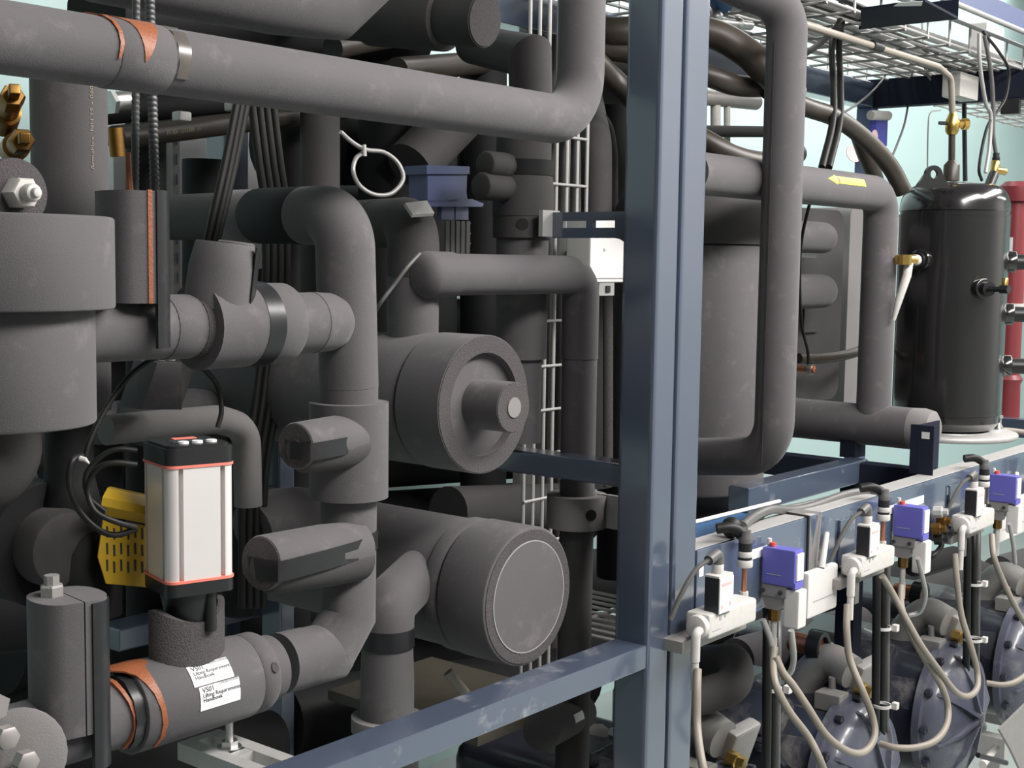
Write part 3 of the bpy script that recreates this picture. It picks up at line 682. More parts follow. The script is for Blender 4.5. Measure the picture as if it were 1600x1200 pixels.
T = pipe('straight dark foam riser in the gap under the long pipe', [W(500, 480, 1.8), W(500, 150, 1.8)], rp(31, W(500, 250, 1.8)), F2); T.done()
T = pipe('dark foam pipe slanting behind the blue transmitter', [W(640, 260, 1.9), W(720, 180, 1.9)], rp(40, W(700, 200, 1.9)), F2); T.done()
# corrugated conduits and cable bundles
def corr(label, px0, px1, py0, py1, Y, rpx):
    a, b = W(px0, py0, Y), W(px1, py1, Y); L = (b-a).length; r = rp(rpx, a); n = int(L/.006)
    prof = []
    for i in range(n): t = L*i/n; prof += [(t, r*.86), (t+L/n*.3, r), (t+L/n*.6, r)]
    solo('conduit', label, 'conduit', MB().lathe(a, b-a, prof, 14), M['cond'])
corr('left black corrugated conduit crossing behind the long pipe', 211, 213, 300, -10, 1.30, 6.5)
corr('right black corrugated conduit crossing behind the long pipe', 242, 234, 300, -10, 1.31, 8)
solo('sealant_drip', 'thin orange drip running down the left conduit', 'sealant', MB().tube([W(200, 238, 1.285), W(201, 265, 1.285), W(203, 298, 1.285)], [.003, .0035, .004], 8), M['seal'])
for k, (x0, x1, y1) in enumerate(((372, 318, 400), (380, 328, 400), (388, 334, 398))):
    cable('cable', ['left', 'middle', 'right'][k]+' cable of the black bundle slanting left under the long pipe', 'cable', [W(x0, 150, 1.42), W((x0+x1)/2+3, 270, 1.42), W(x1, y1, 1.42), W(x1-8, 460, 1.42)], .0052, M['rubber'], 'slanting black cables')
for k in range(4):
    x = 392+k*11
    cable('cable', 'black cable '+['first', 'second', 'third', 'fourth'][k]+' from left in the bundle hanging behind the gooseneck', 'cable', [W(x, 150, 1.55), W(x+12, 250, 1.55), W(x+22, 330, 1.56), W(x+22, 470, 1.58), W(x+8, 620, 1.58), W(x-12, 760, 1.58), W(x-14, 950, 1.58)], .0062, M['rubber'], 'hanging black cables')
# white looped tube
cable('tube', 'thin white tube looped once and tied, left of the blue transmitter', 'tube', [W(532, 206, 1.5), W(550, 222, 1.5), W(572, 234, 1.5), W(600, 238, 1.5), W(622, 255, 1.49), W(630, 280, 1.48), W(612, 302, 1.48), W(585, 304, 1.49), W(562, 290, 1.5), W(552, 268, 1.5), W(556, 248, 1.505), W(568, 238, 1.51)], .0035, M['wire'], n=8)
solo('cable_tie', 'white cable tie on the looped white tube', 'cable tie', MB().tube([W(569, 226, 1.49), W(570, 244, 1.49)], .003, 8), M['white'])
# blue transmitter
T = Thing('transmitter', 'dusty blue transmitter box on a ribbed black base behind the pipes', 'transmitter')
Yx = 1.50
T.part('housing', MB().prism([W(668, 270, Yx), W(730, 270, Yx), W(729, 300, Yx), W(731, 314, Yx), W(668, 316, Yx)], (0, .042, 0)), M['btx'])
T.part('lid', MB().prism([W(667, 258, Yx-.004), W(734, 260, Yx-.004), W(734, 272, Yx-.004), W(667, 272, Yx-.004)], (0, .05, 0)), M['btx'])
T.part('flange', MB().prism([W(668, 312, Yx), W(738, 311, Yx), W(756, 318, Yx), W(754, 323, Yx), W(668, 323, Yx)], (0, .042, 0)), M['btx'])
for x in (690, 712): T.part('standoff', MB().bxx(W(x, 323, Yx+.01), W(x+13, 344, Yx+.02)), M['btx'])
fin = MB()
for i in range(5): fin.bxx(W(697+i*8, 345, Yx), W(699.5+i*8, 396, Yx+.004))
for y in (346, 362, 378): fin.bxx(W(697, y, Yx+.004), W(733, y+4, Yx+.008))
T.part('ribbed_base', fin, M['cable'], stuff=True)
T.done()
# thin grey capillary
cable('capillary', 'thin grey capillary slanting to the riser above the upper vessel', 'tube', [W(656, 396, 1.31), W(636, 418, 1.31), W(615, 446, 1.32), W(594, 474, 1.33), W(580, 500, 1.36)], .0028, M['cable'])
# ================================================================== wire cable tray standing behind
T = Thing('cable_tray', 'upright pale wire cable tray standing between the vessels and the post', 'cable tray')
Yw = 1.66
for px in (822, 837, 852, 866, 882, 898, 913):
    q = W(px, 470, Yw); T.part('wire', MB().cyl(V((q.x, Yw, .75)), V((q.x, Yw, 2.35)), .0040, 8), M['wire'])
for py in (205, 283, 360, 430, 503, 575, 645, 715, 785, 855):
    q0, q1_ = W(818, py, Yw-.005), W(917, py, Yw-.005); q1_.z = q0.z
    T.part('rung', MB().cyl(q0, q1_, .003, 8), M['wire'])
T.done()
T = Thing('cabinet', 'lavender grey sheet metal cabinet behind the upright cable tray', 'cabinet')
q0, q1_ = W(818, 500, 2.1), W(930, 500, 2.1)
T.part('door', MB().bxx((q0.x, 2.1, .6), (q1_.x, 2.13, 2.2), .004), M['zinc'])
for k in range(3): T.part('cable', MB().cyl(V((q0.x+.04+.05*k, 2.06, .6)), V((q0.x+.05+.05*k, 2.06, 2.2)), .011, 10), M['cable'])
T.done()
# white junction box behind the arm
T = Thing('junction_box', 'white plastic junction box behind the slotted blue arm', 'box')
q0, q1_ = W(922, 442, 1.5), W(985, 340, 1.5)
T.part('case', MB().bxx(q0, V((q1_.x, 1.56, q1_.z)), .005), M['white'])
T.part('lid_seam', MB().bxx(V((q0.x+.002, 1.4985, q0.z+.008)), V((q1_.x-.002, 1.5, q0.z+.0095))), M['grey'])
q = W(944, 388, 1.4985); T.part('arrow_print', MB().prism([q, q+V((.006, 0, -.004)), q+V((.001, 0, -.006))], (0, .001, 0)), M['grey'])
T.done()
T = Thing('mounting_plate', 'pale metal plate with square holes beside the white junction box', 'bracket')
q0, q1_ = W(872, 455, 1.60), W(926, 362, 1.60)
T.part('plate', MB().bxx(q0, V((q1_.x, 1.605, q1_.z))), M['zinc'])
for px, py in ((888, 398), (950, 452)): 
    q = W(px, py, 1.598); T.part('hole', MB().box(q, (.014, .003, .014)), M['black'])
T.part('foot', MB().bxx(W(936, 462, 1.6), W(957, 440, 1.605)), M['zinc'])
T.done()
# dark upright pipes near the post
T = pipe('dark upright foam pipe just left of the blue post', [W(932, 760, 1.8), W(932, 225, 1.8), W(920, 150, 2.1)], rp(24, W(932, 500, 1.8)), F2); T.done()
T = pipe('thin ragged foam pipe close beside the blue post', [W(950, 760, 1.7), W(950, 440, 1.7)], rp(8, W(950, 500, 1.7)), M['foamc']); T.done()
cable('hose', 'black hose hooking over left of the blue post', 'hose', [W(960, 700, 1.9), W(958, 500, 1.9), W(957, 330, 1.9), W(955, 230, 1.9), W(940, 185, 1.9), W(905, 180, 1.95)], rp(9, W(950, 300, 1.9)), FB)
# ================================================================== second blue frame
xR = W(1105, 300, YF).x
T = Thing('steel_frame', 'blue painted steel frame carrying the equipment right of the tall post, with long front rail', 'frame')
T.part('post', MB().bxx((xM+.0045, YF, 0), (xR, YF+.066, 3.0), .009), M['blue'])
q = W(1200, 827, YF); zr = q.z; hr = rp(125, q); XE = 6.0
T.part('rail', MB().bxx((xR, YF, zr-hr), (XE, YF+.012, zr), .003).bxx((xR, YF, zr-hr), (XE, YF+.05, zr-hr+.01), .003), M['rail'], 'long blue front rail')
T.part('rail_flange', MB().bxx((xR, YF+.004, zr-.010), (XE, YF+.055, zr+.001), .003), M['zinc'], 'pale dusty rail flange')
YK = 1.36
xc = W(1357, 720, YK).x
T.part('beam', MB().bxx((W(1170, 770, YK).x, YK, zr-.055), (xc, YK+.05, zr+.0), .004), M['bluew'])
T.part('cross_beam', MB().bxx((xc-.05, YF+.055, zr-.06), (xc, 1.9, zr-.005), .004), M['navy'])
T.part('leg', MB().bxx((xc-.05, YK, 0), (xc, YK+.05, zr-.055), .004), M['navy'])
xd = W(1560, 700, YK).x
T.part('cross_beam', MB().bxx((4.2, YF+.05, zr-.06), (4.25, 1.75, zr-.002), .004), M['blue'])
q0, q1 = W(1450, 738, YF+.03), W(1486, 658, YF+.03)
T.part('bracket', MB().bxx((q0.x, YF+.02, zr), (q0.x+.006, YF+.075, q1.z), .002).bxx((q0.x, YF+.055, zr), (q1.x, YF+.06, q1.z), .002), M['navy'], 'dark blue upright bracket')
T.part('bracket_hole', MB().bxx((q0.x-.001, YF+.03, q1.z-.03), (q0.x, YF+.048, q1.z-.015)), M['white'], 'pale square hole')
# upper back corner
yb = 2.0
k0 = W(1366, 168, yb); k1 = W(1366, 138, yb)
T.part('top_beam', MB().bxx((2.0, yb, k0.z), (k0.x, yb+.06, k1.z+.02), .004), M['rail'])
kz0, kz1 = k0.z, k1.z+.03
T.part('top_cross_beam', MB().bxx((k0.x-.01, 1.2, kz0), (k0.x+.05, yb+.06, kz1), .004), M['navy'])
T.part('back_post', MB().bxx((k0.x-.012, yb+.005, 0), (k0.x+.05, yb+.06, kz0), .004), M['btx'])
T.part('top_pad', MB().bxx((k0.x-.02, 1.5, kz0-.05), (k0.x+.0, 1.56, kz0-.001), .003), M['black'])
T.done((xR, YF, 0))
for q0, q1 in (((1170, 836), (1206, 824)), ((1312, 805), (1330, 796)), ((1388, 780), (1404, 770)), ((1414, 755), (1445, 744)), ((1482, 751), (1494, 743)), ((1093, 870), (1100, 862))):
    a, b = W(q0[0], q0[1], YF-.001), W(q1[0], q1[1], YF-.001)
    solo('label_sticker', 'small blank white sticker on the blue front rail, '+{1170: 'left of the nearest violet cover', 1312: 'above the second black valve coil', 1388: 'left of the second violet cover', 1414: 'below the dark upright bracket', 1482: 'left of the third valve coil', 1093: 'next to the tall post'}[q0[0]], 'sticker', MB().bxx((a.x, YF-.0012, zr-.045), (b.x, YF, zr-.028)), M['label'], 'white stickers on the front rail')
# ================================================================== big insulated receiver behind the post
c = W(1078, 520, 1.66); r = rp(120, c)
T = Thing('insulated_vessel', 'very large upright grey foam vessel behind the blue post', 'vessel')
zA_ = onl(c-AY*r*.7, AZ, py=768).z; zS = onl(c, AZ, py=383).z; zT = onl(c, AZ, py=325).z
T.part('lower_jacket', MB().cyl(V((c.x, c.y, zA_)), V((c.x, c.y, zS)), r, 60, .01), FO)
T.part('upper_jacket', MB().lathe(V((c.x, c.y, zS+.0015)), AZ, [(0, r*.99), (zT-zS, r*.99), (zT-zS+.03, r*.93), (zT-zS+.055, r*.75), (zT-zS+.07, r*.4)], 60), F2)
T.part('foot', MB().cyl(V((c.x, c.y, zr-.4)), V((c.x, c.y, zA_)), r*.6, 40), F2)
T.part('leg', MB().cyl(V((c.x, c.y, 0)), V((c.x, c.y, zr-.4)), .04, 20), M['navy'])
T.done()
# tall U pipe right of the post
YWp = 1.30
a = W(1220, 350, YWp); r = rp(31.5, a)
T = Thing('insulated_pipe', 'tall grey foam U shaped pipe right of the blue post', 'pipe')
bt = onl(a, AZ, py=712); tp = onl(a, AZ, py=8); mid = onl(a, AZ, py=400)
T.part('pipe_section', MB().tube(fillet([mid, bt, W(1040, 714, 1.62)], .085, 10), r, 28), FO)
T.part('pipe_section', MB().tube(fillet([mid, tp, W(1060, -60, 1.42)], .07, 8), r*1.0, 28), FO)
T.part('glue_seam', MB().wrap(mid, AZ, r, [-100, -95], [-.42]*2, [.42]*2, .0012), F2, 'glued seam line')
T.done()
# pipe with yellow arrow and the manifold below
YZ = 1.37
a = W(1370, 500, YZ); r = rp(26.5, a); tz = onl(a, AZ, py=303)
bz = onl(a, AZ, py=664)
T = Thing('insulated_pipe', 'grey foam pipe with yellow arrow sticker bending down onto the manifold', 'pipe')
T.part('pipe_section', MB().tube(fillet([onl(tz, AX, px=1078), tz, bz+AZ*.02], .055, 8), r, 28), FO)
ar0 = onl(tz, AX, px=1268); la = (onl(tz, AX, px=1327)-ar0).length
T.part('arrow_sticker', MB().wrap(ar0, AX, r, [52, 60, 68, 76, 84], [la*.22, la*.12, 0, la*.12, la*.22], [la*.22+.001]*5, .0008).wrap(ar0, AX, r, [56, 63, 70, 80], [la*.22]*4, [la]*4, .0008), M['lime'], 'yellow arrow sticker')
T.part('arrow_mark', MB().wrap(ar0, AX, r+.0004, [58, 66, 78], [la*.26]*3, [la*.31]*3, .0008), M['redp'], 'red bar on the sticker')
T.done()
T = Thing('insulated_pipe', 'grey foam manifold pipe with rounded end cap pointing to the aisle', 'pipe')
mz = bz; rm = rp(32, mz); ye = WX(1448, 672, mz.x).y
T.part('pipe_section', MB().cyl(V((mz.x, 1.95, mz.z)), V((mz.x, 1.58, mz.z)), rm*1.02, 30), FO)
T.part('pipe_section', MB().cyl(V((mz.x, 1.58, mz.z)), V((mz.x, ye+.035, mz.z)), rm, 30), FO)
T.part('end_cap', MB().lathe(V((mz.x, ye+.035, mz.z)), -AY, [(0, rm*1.0), (.03, rm*1.02), (.05, rm*.93), (.058, rm*.7)], 32), M['foaml'])
T.part('brass_plug', MB().lathe(WX(1266, 632, mz.x)*1+V((0, 0, -.01)), AZ, [(0, .014), (.02, .014), (.022, .01)], 6), M['ivory'], 'pale hex plug')
T.part('foot', MB().bxx((mz.x-.03, 1.40, zr-.004), (mz.x+.03, 1.44, mz.z-rm*.8)), M['navy'])
T.done()
# plate exchanger block and grey slab
T = Thing('plate_exchanger', 'dark foam covered plate block with two pipe stubs in the middle right', 'exchanger')
Ye = 1.78
def rrect(px0, py0, px1, py1, Y, rad, n=5):
    a, b = W(px0, py1, Y), W(px1, py0, Y); out = []
    for (x, z, q) in ((b.x, b.z, 0), (a.x, b.z, 1), (a.x, a.z, 2), (b.x, a.z, 3)):
        sx, sz = ((1, 1), (-1, 1), (-1, -1), (1, -1))[q]
        for i in range(n+1):
            t = PI/2*(q+i/n); out.append(V((x-sx*rad+rad*math.cos(t), Y, z-sz*rad+rad*math.sin(t))))
    return out
T.part('block', MB().prism(rrect(1190, 330, 1320, 640, Ye, .05), (0, .22, 0)), F2)
for py, rr_, px in ((372, 24, 1294), (455, 26, 1292)):
    e1 = W(px, py, Ye-.10); T.part('stub', MB().tube(fillet([e1-AX*.4, e1, e1+AY*.1], .05), rp(rr_, e1), 24), FO)
T.part('panel', MB().prism(rrect(1256, 462, 1282, 520, Ye-.01, .008), (0, .012, 0)), F2)
q = W(1260, 394, Ye-.09); T.part('label', MB().bxx(W(1240, 402, Ye-.09), W(1275, 383, Ye-.086)), M['label'], 'white paper label')
T.done()
T = Thing('insulation_slab', 'smooth grey foam slab standing right of the dark plate block', 'panel')
T.part('slab', MB().prism(rrect(1318, 325, 1350, 640, 1.9, .03), (0, .2, 0)), M['foaml']); T.done()
T = Thing('sight_glass', 'small copper sight glass low beside the dark plate block', 'fitting')
q = W(1263, 577, 1.6); T.part('ring', MB().cyl(q, q-AY*.012, .014, 18), M['steel']); T.part('lens', MB().cyl(q-AY*.011, q-AY*.02, .010, 16, .003), M['copper'])
T.part('stem', MB().cyl(q, q+AY*.2, .009, 12), M['copper']); T.done()
cable('cable', 'black cable hanging down past the plate block to the sight glass', 'cable', [W(1285, 262, 1.42), W(1262, 330, 1.5), W(1250, 400, 1.55), W(1252, 500, 1.58), W(1262, 548, 1.6), W(1263, 575, 1.62)], .004, M['rubber'])
cable('hose', 'brown black hose curving low behind the grey vertical pipe', 'hose', [W(1248, 560, 1.7), W(1280, 560, 1.68), W(1320, 555, 1.66), W(1350, 545, 1.66), W(1372, 530, 1.7)], rp(8, W(1300, 556, 1.7)), M['hose'])
# ================================================================== black oil tank
c = W(1485, 480, 1.40); r = rp(82.5, c)
zf = lambda py, p=c: onl(p, AZ, py=py).z
T = Thing('pressure_tank', 'upright gloss black pressure tank with domed top on round steel base', 'tank')
zb0, zs0, zs1, zt0, zt1 = zf(655), zf(640), zf(336), zf(318), zf(287)
pr_ = [(zb0-.03, r*.55), (zb0-.02, r*.86), (zb0, r*.975), (zs0-.006, r*.975), (zs0-.004, r*1.0), (zs1-.004, r*1.0), (zs1-.003, r*.982), (zs1+.008, r*.985), (zs1+.01, r*1.0), (zt0, r*.99)]
for i in range(1, 8): t = PI/2*i/8; pr_.append((zt0+(zt1-zt0)*math.sin(t), r*(.55+.43*math.cos(t)) if i < 7 else r*.5))
pr_.append((zt1+.006, r*.02))
T.part('shell', MB().lathe(V((c.x, c.y, 0)), AZ, pr_, 64), M['gloss'])
T.part('weld_seam', MB().ring(V((c.x, c.y, zs0-.004)), V((c.x, c.y, zs0+.004)), r*1.008, r*.98, 64), M['gloss'])
T.part('weld_seam', MB().ring(V((c.x, c.y, zs1-.006)), V((c.x, c.y, zs1)), r*1.006, r*.98, 64), M['gloss'])
T.part('skirt', MB().lathe(V((c.x, c.y, zr+.012)), AZ, [(0, r*.82), (.006, r*.8), (zb0-.03-zr-.012, r*.56)], 48), M['zinc'], 'grey tapered skirt')
T.part('base_ring', MB().cyl(V((c.x, c.y, zr+.0)), V((c.x, c.y, zr+.014)), r*1.32, 56, .004), M['zinc'], 'round grey base plate')
# lifting eye with a round hole, its plane across the view
g0 = W(1459, 291, 1.33); eye = MB(); n = 20; R_, h_ = .034, .05
ev = V((.85, -.5, 0)).normalized(); en = V((-ev.y, ev.x, 0))
hole = [g0+ev*(.011*math.cos(2*PI*i/n))+AZ*(.030+.011*math.sin(2*PI*i/n)) for i in range(n)]
def eo(a):
    x, z = math.cos(a), math.sin(a)
    if z >= 0: return g0+ev*(.026*x)+AZ*(.030+.022*z)
    k_ = min(1, -z/.7); return g0+ev*((.026+.026*k_)*x/max(abs(x), .35) if abs(x) > .35 else .052*x/.35*1.0)+AZ*(.030-.034*min(1, -z*1.4))
outer = [eo(2*PI*i/n) for i in range(n)]
vs = hole+outer+[p+en*.008 for p in hole]+[p+en*.008 for p in outer]; fs = []
for i in range(n):
    j = (i+1) % n; fs += [[i, j, n+j, n+i], [2*n+i, 3*n+i, 3*n+j, 2*n+j], [i, 2*n+i, 2*n+j, j], [n+i, n+j, 3*n+j, 3*n+i]]
T.part('lifting_eye', MB().add(vs, fs), M['gloss'])
def boss(px, py, ang, L, m2, rr=13, name='sight_port'):
    d = V((math.cos(ang), math.sin(ang), 0)); p0 = V((c.x, c.y, zf(py)))+d*r*.93
    b = T.part(name, MB().cyl(p0, p0+d*.03, rp(rr+4, p0), 24, .003), M['gloss'])
    T.part('nut', MB().cyl(p0+d*.03, p0+d*(.03+L), rp(rr-1, p0), 22), M['black'], up=b)
    if m2: T.part('cap', MB().cyl(p0+d*(.03+L), p0+d*(.045+L), rp(rr+1, p0), 22, .003), m2, 'bright ring', up=b)
    return p0+d*(.045+L)
for py in (408, 489, 569): boss(0, py, math.radians(-62), .035, M['steel'])
e1 = boss(0, 449, math.radians(-128), .02, None, 12, 'port')
e2 = boss(0, 407, math.radians(170), .01, None, 13, 'port')
T.done()
T = Thing('service_valve', 'small brass service valve on the front port of the black tank', 'valve')
T.part('body', MB().lathe(e1, V((math.cos(math.radians(-100)), math.sin(math.radians(-100)), 0)), [(-.01, .008), (.02, .008), (.022, .012), (.045, .012)], 6), M['black'])
T.part('stem', MB().cyl(e1+V((.0, -.03, 0)), e1+V((.005, -.03, .03)), .008, 12, .003), M['brass']); T.done()
T = Thing('brass_valve', 'brass angle valve with pale braided hose left of the black tank', 'valve')
p = W(1420, 406, 1.30)
T.part('body', MB().cyl(p-AX*.025+AY*.02, p+AX*.03-AY*.005, .012, 14, .003), M['brass'])
T.part('nut', MB().lathe(p-AX*.02, -AZ, [(-.012, .015), (.012, .015)], 6), M['brass'])
T.part('cap', MB().cyl(p+AX*.028, p+AX*.05, .013, 14, .003), M['ivory'])
T.part('fitting', MB().tube([p+V((0, 0, -.008)), W(1417, 430, 1.30), W(1404, 470, 1.31), W(1396, 500, 1.32)], [.011, .011, .009, .005], 10), M['ivory'], 'pale hose end')
T.done()
T = Thing('service_valve', 'tall pipe with brass shut off valve rising above the black tank', 'valve')
p = W(1488, 193, 1.40); q = W(1486, 283, 1.40)
T.part('pipe', MB().tube([q, W(1487, 258, 1.4), W(1487, 250, 1.4), p-AZ*.02], [.022, .021, .009, .009], 14), M['hose'])
T.part('body', MB().lathe(p-AZ*.03, AZ, [(0, .012), (.01, .018), (.035, .019), (.05, .013), (.06, .009)], 14), M['brass'])
T.part('cap', MB().lathe(p, (V((.8, -.6, 0))), [(.01, .012), (.03, .012), (.031, .016), (.045, .016)], 8), M['brass'])
T.part('stem', MB().cyl(p-V((.8, -.6, 0))*.01, p-V((.8, -.6, 0))*.04, .005, 8), M['black'])
T.part('tube', MB().tube(fillet([p+AZ*.02, W(1486, 122, 1.4), W(1466, 104, 1.4), W(1256, 38, 1.40), W(1200, 20, 1.40)], .03, 6), .0085, 12), M['conduit'], 'slim pale tube')
T.part('coupling', MB().cyl(W(1362, 70, 1.4), W(1376, 75, 1.4), .012, 12), M['black'])
T.done()
T = Thing('relief_valve', 'brass relief valve with dark cap at the tank top right', 'valve')
p = W(1553, 272, 1.36)
T.part('base', MB().cyl(W(1545, 292, 1.36), p, .014, 14), M['black'])
T.part('body', MB().cyl(p, W(1556, 252, 1.36), .012, 14, .002), M['brass'])
T.part('outlet', MB().cyl(p+AZ*.012, p+AZ*.008+V((.035, -.02, 0)), .010, 14, .002), M['brass'])
T.part('cap', MB().lathe(W(1556, 253, 1.36), AZ, [(0, .010), (.012, .011), (.013, .009), (.025, .009)], 12), M['black']); T.done()
# dark red upright cylinders at the right edge
for k, (px, Y, pyt) in enumerate(((1582, 1.62, 290), (1640, 1.62, 285))):
    c2 = W(px, 450, Y); Zr = lambda py: onl(c2, AZ, py=py)
    T = Thing('oil_separator', ('dark red upright separator with flanged head behind the black tank', 'dark red separator cut by the right edge')[k], 'separator', 'dark red separators')
    r = rp(17, c2)
    T.part('shell', MB().cyl(Zr(640), Zr(300), r, 26), M['red'])
    T.part('head', MB().lathe(Zr(315), AZ, [(0, r*1.5), ((Zr(300)-Zr(315)).length, r*1.65), ((Zr(292)-Zr(315)).length, r*1.65), ((Zr(284)-Zr(315)).length, r*1.1)], 28), M['red'])
    T.part('collar', MB().cyl(Zr(482), Zr(474), r*1.25, 24), M['ivory'], 'pale ring')
    T.part('label', MB().wrap(Zr(396), AZ, r, [-160, -140, -120, -100, -80], [0]*5, [.055]*5, .001), M['label'], 'white label')
    T.part('foot', MB().lathe(Zr(668), AZ, [(0, r*1.2), ((Zr(600)-Zr(668)).length, r*1.1), ((Zr(592)-Zr(668)).length, r*1.3), ((Zr(585)-Zr(668)).length, r*1.0)], 24), M['red'])
    T.part('stand', MB().cyl(V((c2.x, c2.y, zr)), Zr(668), r*.5, 16), M['navy'])
    T.done()
cable('tube', 'short pale tube running right from the base of the black tank', 'tube', [W(1562, 672, 1.3), W(1580, 673, 1.28), W(1605, 676, 1.26)], .008, M['conduit'])
T = Thing('small_valve', 'small chrome valve beside the base plate of the black tank', 'valve')
p = W(1560, 668, 1.30); T.part('body', MB().lathe(p-AZ*.02, AZ, [(0, .012), (.02, .014), (.03, .008), (.045, .008), (.047, .012), (.055, .011)], 12), M['steel']); T.part('handle', MB().bxx(p+V((-.02, -.01, -.02)), p+V((.004, .0, -.012)), .002), M['redp'], 'red handle'); T.done()
# ================================================================== hoses and cables, upper right
def hose(label, pts, rpx, m=None, g=None, name='hose'): 
    pp = [W(*p) for p in pts]; return cable(name, label, 'hose', pp, rp(rpx, pp[len(pp)//2]), m or M['hose'], g, 7, 16)
hose('uppermost thick black hose passing behind the blue post', [(900, 20, 1.95), (950, 50, 1.8), (1040, 45, 1.7), (1110, 52, 1.62), (1160, 78, 1.56), (1200, 112, 1.5), (1240, 150, 1.48)], 24)
hose('second thick brown hose passing behind the blue post', [(880, 75, 1.9), (950, 78, 1.8), (1030, 92, 1.7), (1105, 118, 1.6), (1150, 133, 1.57), (1200, 134, 1.55), (1240, 120, 1.6)], 17)
hose('third thick brown hose sagging behind the blue post', [(930, 95, 1.8), (965, 130, 1.78), (1010, 170, 1.72), (1105, 222, 1.6), (1150, 246, 1.56), (1200, 254, 1.55), (1245, 240, 1.6)], 18)
hose('long black hose arching down to the black tank', [(1200, 140, 1.52), (1256, 166, 1.5), (1310, 186, 1.48), (1360, 225, 1.46), (1392, 262, 1.44), (1412, 300, 1.42)], 14)
hose('black hose behind the arching hose, near the far post', [(1340, 205, 1.7), (1352, 240, 1.7), (1366, 275, 1.7), (1380, 320, 1.7)], 13)
for k, dx in enumerate((0, 11)):
    cable('cable', ('left', 'right')[k]+' strand of the twin black cable hanging from the ceiling tray', 'cable', [W(1316+dx*.2, -20, 1.62), W(1312+dx*.3, 35, 1.6), W(1300+dx, 70, 1.55), W(1302+dx, 130, 1.5), W(1301+dx, 190, 1.46), W(1284+dx, 262, 1.42)], .0085, M['rubber'], 'twin black cable')
cable('cable', 'black cable leaving the twin cables towards the U pipe', 'cable', [W(1313, 32, 1.56), W(1300, 50, 1.54), W(1276, 72, 1.5), W(1250, 88, 1.45), W(1226, 98, 1.42)], .0075, M['rubber'])
cable('cable', 'thin dark cable drooping from the tray to the arching hose', 'cable', [W(1394, 84, 1.9), W(1385, 115, 1.9), W(1366, 140, 1.85), W(1340, 162, 1.75), W(1315, 178, 1.6)], .0035, M['cable'])
cable('cable', 'thin dark cable hanging straight between the tray and hose', 'cable', [W(1427, 100, 1.9), W(1422, 140, 1.9), W(1414, 190, 1.85), W(1400, 230, 1.7), W(1390, 252, 1.5)], .0035, M['cable'])
cable('cable', 'white cable dropping from the blue tray plate in a hook', 'cable', [W(1440, 4, 1.8), W(1442, 60, 1.8), W(1444, 100, 1.8), W(1455, 125, 1.8), W(1472, 133, 1.8), W(1486, 124, 1.8)], .004, M['wire'])
cable('cable', 'thin pale cable hanging down the far wall above the tank', 'cable', [W(1470, 172, 2.1), W(1454, 176, 2.1), W(1450, 200, 2.1), W(1449, 275, 2.1), W(1449, 330, 2.1)], .003, M['wire'])
for k, (pts, m, r_) in enumerate((([(1530, 52), (1531, 100), (1540, 160), (1548, 180), (1546, 230), (1540, 270)], 'wire', .006), ([(1538, 55), (1548, 110), (1552, 165), (1552, 210), (1556, 240)], 'cable', .006), ([(1536, 50), (1560, 80), (1576, 110), (1572, 150), (1560, 172), (1542, 200), (1530, 260), (1534, 282)], 'rubber', .0045))):
    cable('cable', ('pale', 'grey', 'thin black')[k]+' cable dropping from the tray to the relief valve', 'cable', [W(x, y, 1.45) for x, y in pts], r_, M[m])
solo('rod', 'straight black rod rising behind the brass shut off valve', 'rod', MB().cyl(W(1508, 283, 1.75), W(1506, 132, 1.75), .008, 12), M['black'])
T = Thing('tagged_valve', 'small valve with red, blue and pink tags at the far post', 'valve')
p = W(1374, 182, 1.9)
T.part('body', MB().cyl(W(1360, 180, 1.9), W(1388, 181, 1.9), .016, 12, .004), M['ivory'])
T.part('blue_strip', MB().bxx(W(1368, 225, 1.91), W(1379, 176, 1.93)), M['purple'], 'blue strip')
T.part('red_tag', MB().lathe(W(1366, 214, 1.89), -AY, [(0, rp(11, p)), (.003, rp(11, p))], 18), M['pink'], 'pink round tag')
T.part('pale_tag', MB().lathe(W(1334, 240, 1.86), V((-.3, -1, .2)), [(0, rp(13, p)), (.002, rp(13, p))], 12, sy=1.3), M['pink'], 'pale pink tag')
T.done()
# ceiling tray
T = Thing('cable_tray', 'ceiling wire tray full of pale cables at the top right', 'cable tray')
q = W(1420, 100, 1.75); zc = q.z; y0, y1 = 1.5, 2.1
x0, x1 = 2.4, 7.5
for i in range(9):
    y = y0+(y1-y0)*i/8; T.part('wire', MB().cyl(V((x0, y, zc)), V((x1, y, zc)), .004, 8), M['wire'])
for i in range(34):
    x = x0+(x1-x0)*i/33
    T.part('rung', MB().tube([V((x, y0, zc+.07)), V((x, y0, zc-.004)), V((x, y1, zc-.004)), V((x, y1, zc+.07))], .004, 6), M['wire'])
T.part('side_rail', MB().cyl(V((x0, y0, zc+.07)), V((x1, y0, zc+.07)), .006, 8).cyl(V((x0, y1, zc+.07)), V((x1, y1, zc+.07)), .006, 8), M['wire'])
T.done()
random.seed(3)
for i in range(16):
    y = y0+.04+(y1-y0-.08)*random.random(); pts = []
    for k in range(9): pts.append(V((x0+(x1-x0)*k/8, y+random.uniform(-.03, .03), zc+.014+.004*(i % 4)+random.uniform(0, .01))))
    cable('cable', 'pale cable lying lengthwise in the ceiling wire tray', 'cable', pts, random.choice((.006, .008, .01)), M[('wire', 'ivory', 'cable')[i % 3]], 'pale cables in the ceiling tray')
T = Thing('tray_plate', 'dark blue plate with white sticker under the ceiling tray', 'plate')
z_ = zc-.012; a, b, c_, d = [WZ(x, y, z_) for x, y in ((1345, 46), (1497, 30), (1445, 2), (1345, 16))]
